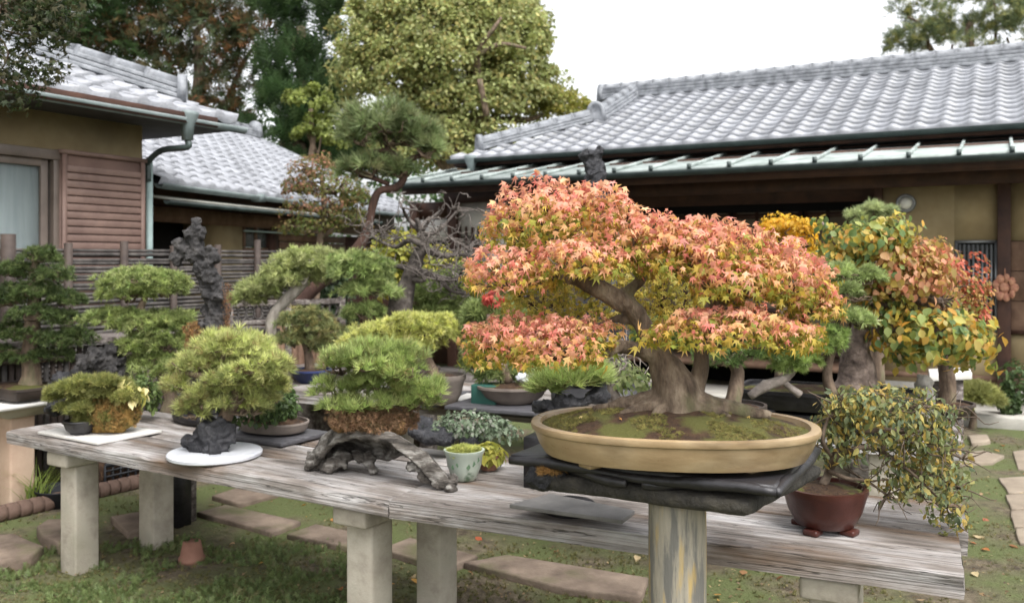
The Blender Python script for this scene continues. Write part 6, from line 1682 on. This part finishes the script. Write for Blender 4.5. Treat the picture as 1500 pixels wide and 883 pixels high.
RT = [(92, 108, 78), (120, 132, 96), (78, 92, 66), (140, 146, 100), (156, 150, 84)]
bigtree("ridge_tree", "grey green tree rising beyond the long roof at upper right", 1400, 30, [(1420, 30, 60, 50), (1350, 50, 48, 44), (1395, 65, 90, 32), (1475, 55, 40, 50), (1330, 25, 26, 26), (1455, -10, 50, 40)], 'farfrond', 13, RT, 190, .35, upw=.3, jit=.9)
bigtree("sparse_ridge_tree", "thin topped tree at the far upper right corner behind the roof", 1520, 31, [(1510, 35, 36, 60), (1530, 0, 40, 50)], 'farfrond', 13, RT, 150, .3, upw=.3, jit=.9)
# far wood that reads as one mass
reseed(210); m = MB()
for q in range(46):
    c = np.array([RNG.uniform(-26, -1), RNG.uniform(34, 42), RNG.uniform(0, 7)])
    p, d, r = dome(420, c, (2.6, 2.0, 2.2), -.6, .2, .3); foliage(m, 'farleaf', p, d, .26, DC, .3, .7)
tag(obj("distant_wood", m, farleaf_m), "dark distant wood behind the houses", "wood", kind="stuff")
# hedge shrub in the gap between the houses
hd = thing("dark_shrub", G(500, 380 + 2080 / 11.5), "dark green shrub in the gap behind the red pine trunk", "shrub")
for q in [(480, 420, 30, 40), (495, 455, 26, 40)]: pad(hd, 'small', q[0], q[1], 10.6, q[2], q[3], 500, 7, [(44, 62, 38), (66, 84, 54)], low=-.8)
tr = MB(); branch(tr, P(485, 576, 10.6), P(485, 430, 10.6), .04, .02, .05); obj("trunk", tr, bark_m, hd)
# overhanging maple at top left
reseed(220)
om_ = thing("overhanging_maple", (-3.9, 5.0, 0), "dark green maple foliage hanging in at the top left corner", "tree")
tr = MB(); tr.tube([(-3.9, 5.0, 0), (-3.85, 5.0, 1.2), (-3.7, 4.95, 2.2), (-3.45, 4.9, 2.9), (-3.1, 4.8, 3.2), (-2.7, 4.7, 3.3)], [.09, .08, .07, .05, .035, .015], 10, 4, .15, 8)
ends = []
for q in range(26):
    e = P(RNG.uniform(-90, 95), RNG.uniform(-40, 130), 4.75); branch(tr, (-3.2 + RNG.normal() * .2, 4.85, 3.1 + RNG.normal() * .15), e, .012, .003, .12, 5, 5, q)
obj("trunk", tr, bark_m, om_)
for q in [(20, 20, 70, 60, 620), (70, 40, 44, 44, 330), (10, 110, 62, 44, 420), (60, 105, 40, 26, 130), (-40, 60, 60, 80, 300), (15, 150, 36, 22, 90), (80, 5, 50, 30, 220)]:
    pad(om_, 'maple', q[0], q[1], 4.75, q[2], q[3], q[4], 8.5, [(46, 56, 30), (66, 76, 40), (84, 80, 56), (36, 46, 26), (58, 74, 36)], low=-.9, inner=.5, upw=.2, jit=.9)

# ------------------------------------------------------------------ ground details
ke = place(bpy.data.objects.new("garden_edging", None), None, G(120, 735)); tag(ke, "low row of reddish ridged edging tiles along the planting bed at left", "edging")
e0, e1 = G(-40, 772)[:2], G(236, 706)[:2]
ed = (e1 - e0); nle = np.linalg.norm(ed); ed /= nle; aE = math.atan2(ed[1], ed[0])
em = MB().tube([[-.036, 0, .03], [-.03, 0, .03], [0, 0, .03], [.03, 0, .03], [.036, 0, .03]], [.045, .054, .056, .054, .045], 10, 1, raw=True).mesh("edging_tile"); em.materials.append(edging_m)
for q in range(int(nle / .075)): share("edging_tile", em, ke, [*(e0 + ed * (q * .075)), .012], (0, 0, aE + RNG.normal(0, .03)))
# black crate
cc_ = G(205, 716); 
cr = thing("plastic_crate", cc_, "black plastic lattice crate standing behind the bench at left", "crate")
cw, chh, cd = .46, .2, .32
for sgn in (-1, 1):
    for q in range(9):
        x = -cw / 2 + q * cw / 8; lx = cc_[:2] + np.array([math.cos(aE), math.sin(aE)]) * x + np.array([-math.sin(aE), math.cos(aE)]) * (cd / 2 + sgn * cd / 2 + .05)
        obj("upright", MB().box([*lx, chh / 2], (.012, .012, chh), rz=aE), plastic_m, cr)
    for z in np.linspace(.01, chh, 6):
        c2 = cc_[:2] + np.array([-math.sin(aE), math.cos(aE)]) * (cd / 2 + sgn * cd / 2 + .05)
        obj("bar", MB().box([*c2, z], (cw, .014, .012 if z < chh - .01 else .03), rz=aE), plastic_m, cr)
c2 = cc_[:2] + np.array([-math.sin(aE), math.cos(aE)]) * (cd / 2 + .05)
obj("base", MB().box([*c2, .02], (cw, cd, .02), rz=aE), plastic_m, cr)
obj("lining", MB().box([*c2, .1], (cw - .03, cd - .04, .15), rz=aE), soil_m, cr)
# overturned flower pot by the leg
q_ = G(281, 822)
fp_ = thing("overturned_pot", q_, "overturned terracotta flower pot beside the rear left bench leg", "plant pot")
obj("pot", MB().lathe([(.062, 0), (.068, 0), (.068, .026), (.061, .028), (.046, .108), (.04, .112), (0, .112)], q_, 28), terra_m, fp_, smooth=False)
pad(fp_, 'small', 281, 792, q_[1], 10, 6, 40, 6, [(60, 80, 44), (84, 104, 60)])
# grass tuft and bucket by the edging
q_ = G(52, 742)
gt = thing("grass_tuft", q_, "tuft of long bright grass beside the pale pedestal", "grass")
reseed(230); m = MB()
for q in range(70):
    a = RNG.uniform(0, 6.28); l = RNG.uniform(.18, .42); o_ = q_ + [RNG.normal() * .03, RNG.normal() * .03, 0]; d = np.array([math.cos(a), math.sin(a), 0]); x = np.array([-d[1], d[0], 0]) * .005
    t = [0, .4, .75, 1]; pts = [o_ + d * l * .55 * s ** 2 + np.array([0, 0, l * (s - .35 * s * s)]) for s in t]
    V = np.vstack([[p - x * (1 - s * .85), p + x * (1 - s * .85)] for p, s in zip(pts, t)]); c = palette([(120, 142, 62), (150, 164, 84), (98, 122, 54)], 1)[0]
    m.add(V, Q=[[0, 1, 3, 2], [2, 3, 5, 4], [4, 5, 7, 6]], col=c)
obj("blades", m, leaf_m, gt)
q_ = G(90, 738)
bkt = thing("black_basin", q_, "low round black basin in the planting bed", "basin")
obj("basin", MB().lathe([(0, 0), (.13, 0), (.16, .1), (.17, .11), (.155, .11), (.12, .03), (0, .03)], q_, 24), plastic_m, bkt)
# planting-bed weeds
reseed(231); m = MB()
n = 1500; p = np.array([[*(e0 + ed * RNG.uniform(.1, nle) + np.array([-ed[1], ed[0]]) * RNG.uniform(.1, 1.0)), 0.0] for _ in range(n)])
foliage(m, 'narrow', p, np.tile([0, 0, .6], (n, 1)), .09, [(110, 112, 64), (140, 124, 84), (84, 98, 52), (150, 132, 96)], .2, .9)
tag(obj("bed_weeds", m, leaf_m), "straggly dry weeds in the bed behind the edging", "weeds", kind="stuff")
# creeping ground cover bottom left, thin grass elsewhere
def scatter(n, x0, x1, y0, y1, fn):
    px = RNG.uniform(x0, x1, n); py = RNG.uniform(y0, y1, n)
    p = np.array([G(a, b) for a, b in zip(px, py)])
    return p[fn(px, py, p)]
reseed(240)
f1 = lambda px, py, p: (vnoise(p, 2.2, 5, 2) + vnoise(p, 7, 6, 2) * .6 - .08 + np.where(py > 785 + np.abs(px - 330) * .08, .35, -.5) > 0.0)
p = scatter(15000, -60, 520, 770, 960, f1); m = MB()
foliage(m, 'frond', p, np.tile([0, 0, .35], (len(p), 1)), .038, [(88, 106, 64), (112, 130, 80), (132, 148, 94), (96, 110, 68), (124, 118, 80)], .3, .9)
tag(obj("creeping_cover", m, leaf_m), "creeping green ferny ground cover under the left bench", "ground cover", kind="stuff")
reseed(241)
p = scatter(34000, -80, 1600, 640, 980, lambda px, py, p: vnoise(p, 1.4, 9, 3) + RNG.normal(size=len(p)) * .12 > -.05)
p = p[:9000]; m = MB(); foliage(m, 'juniper', p, np.tile([0, 0, .5], (len(p), 1)), .02, [(104, 110, 58), (128, 130, 72), (86, 98, 50), (142, 132, 84)], .0, .8)
tag(obj("moss_lawn", m, leaf_m), "thin mossy grass over the yard soil", "grass", kind="stuff")
reseed(242); m = MB()
p = scatter(330, 200, 1600, 650, 960, lambda px, py, p: RNG.random(len(p)) < np.where(px > 1000, .8, .35)); p[:, 2] += .012
foliage(m, 'oval', p, np.tile([0, 0, 1.0], (len(p), 1)), .045, [(196, 120, 78), (214, 170, 90), (176, 92, 66), (206, 190, 150), (150, 104, 70)], .4, .35)
pl_ = scatter(7000, -60, 1600, 640, 980, lambda px, py, p: vnoise(p, 2.5, 3, 2) > -.3); pl_[:, 2] += .01
foliage(m, 'small', pl_, np.tile([0, 0, 1.0], (len(pl_), 1)), .014, [(104, 84, 62), (140, 118, 90), (78, 62, 48), (168, 146, 112), (124, 122, 80)], .3, .5, .45)
tag(obj("fallen_leaves", m, leaf_m), "fallen orange and tan leaves and litter strewn over the yard", "leaves", kind="stuff")
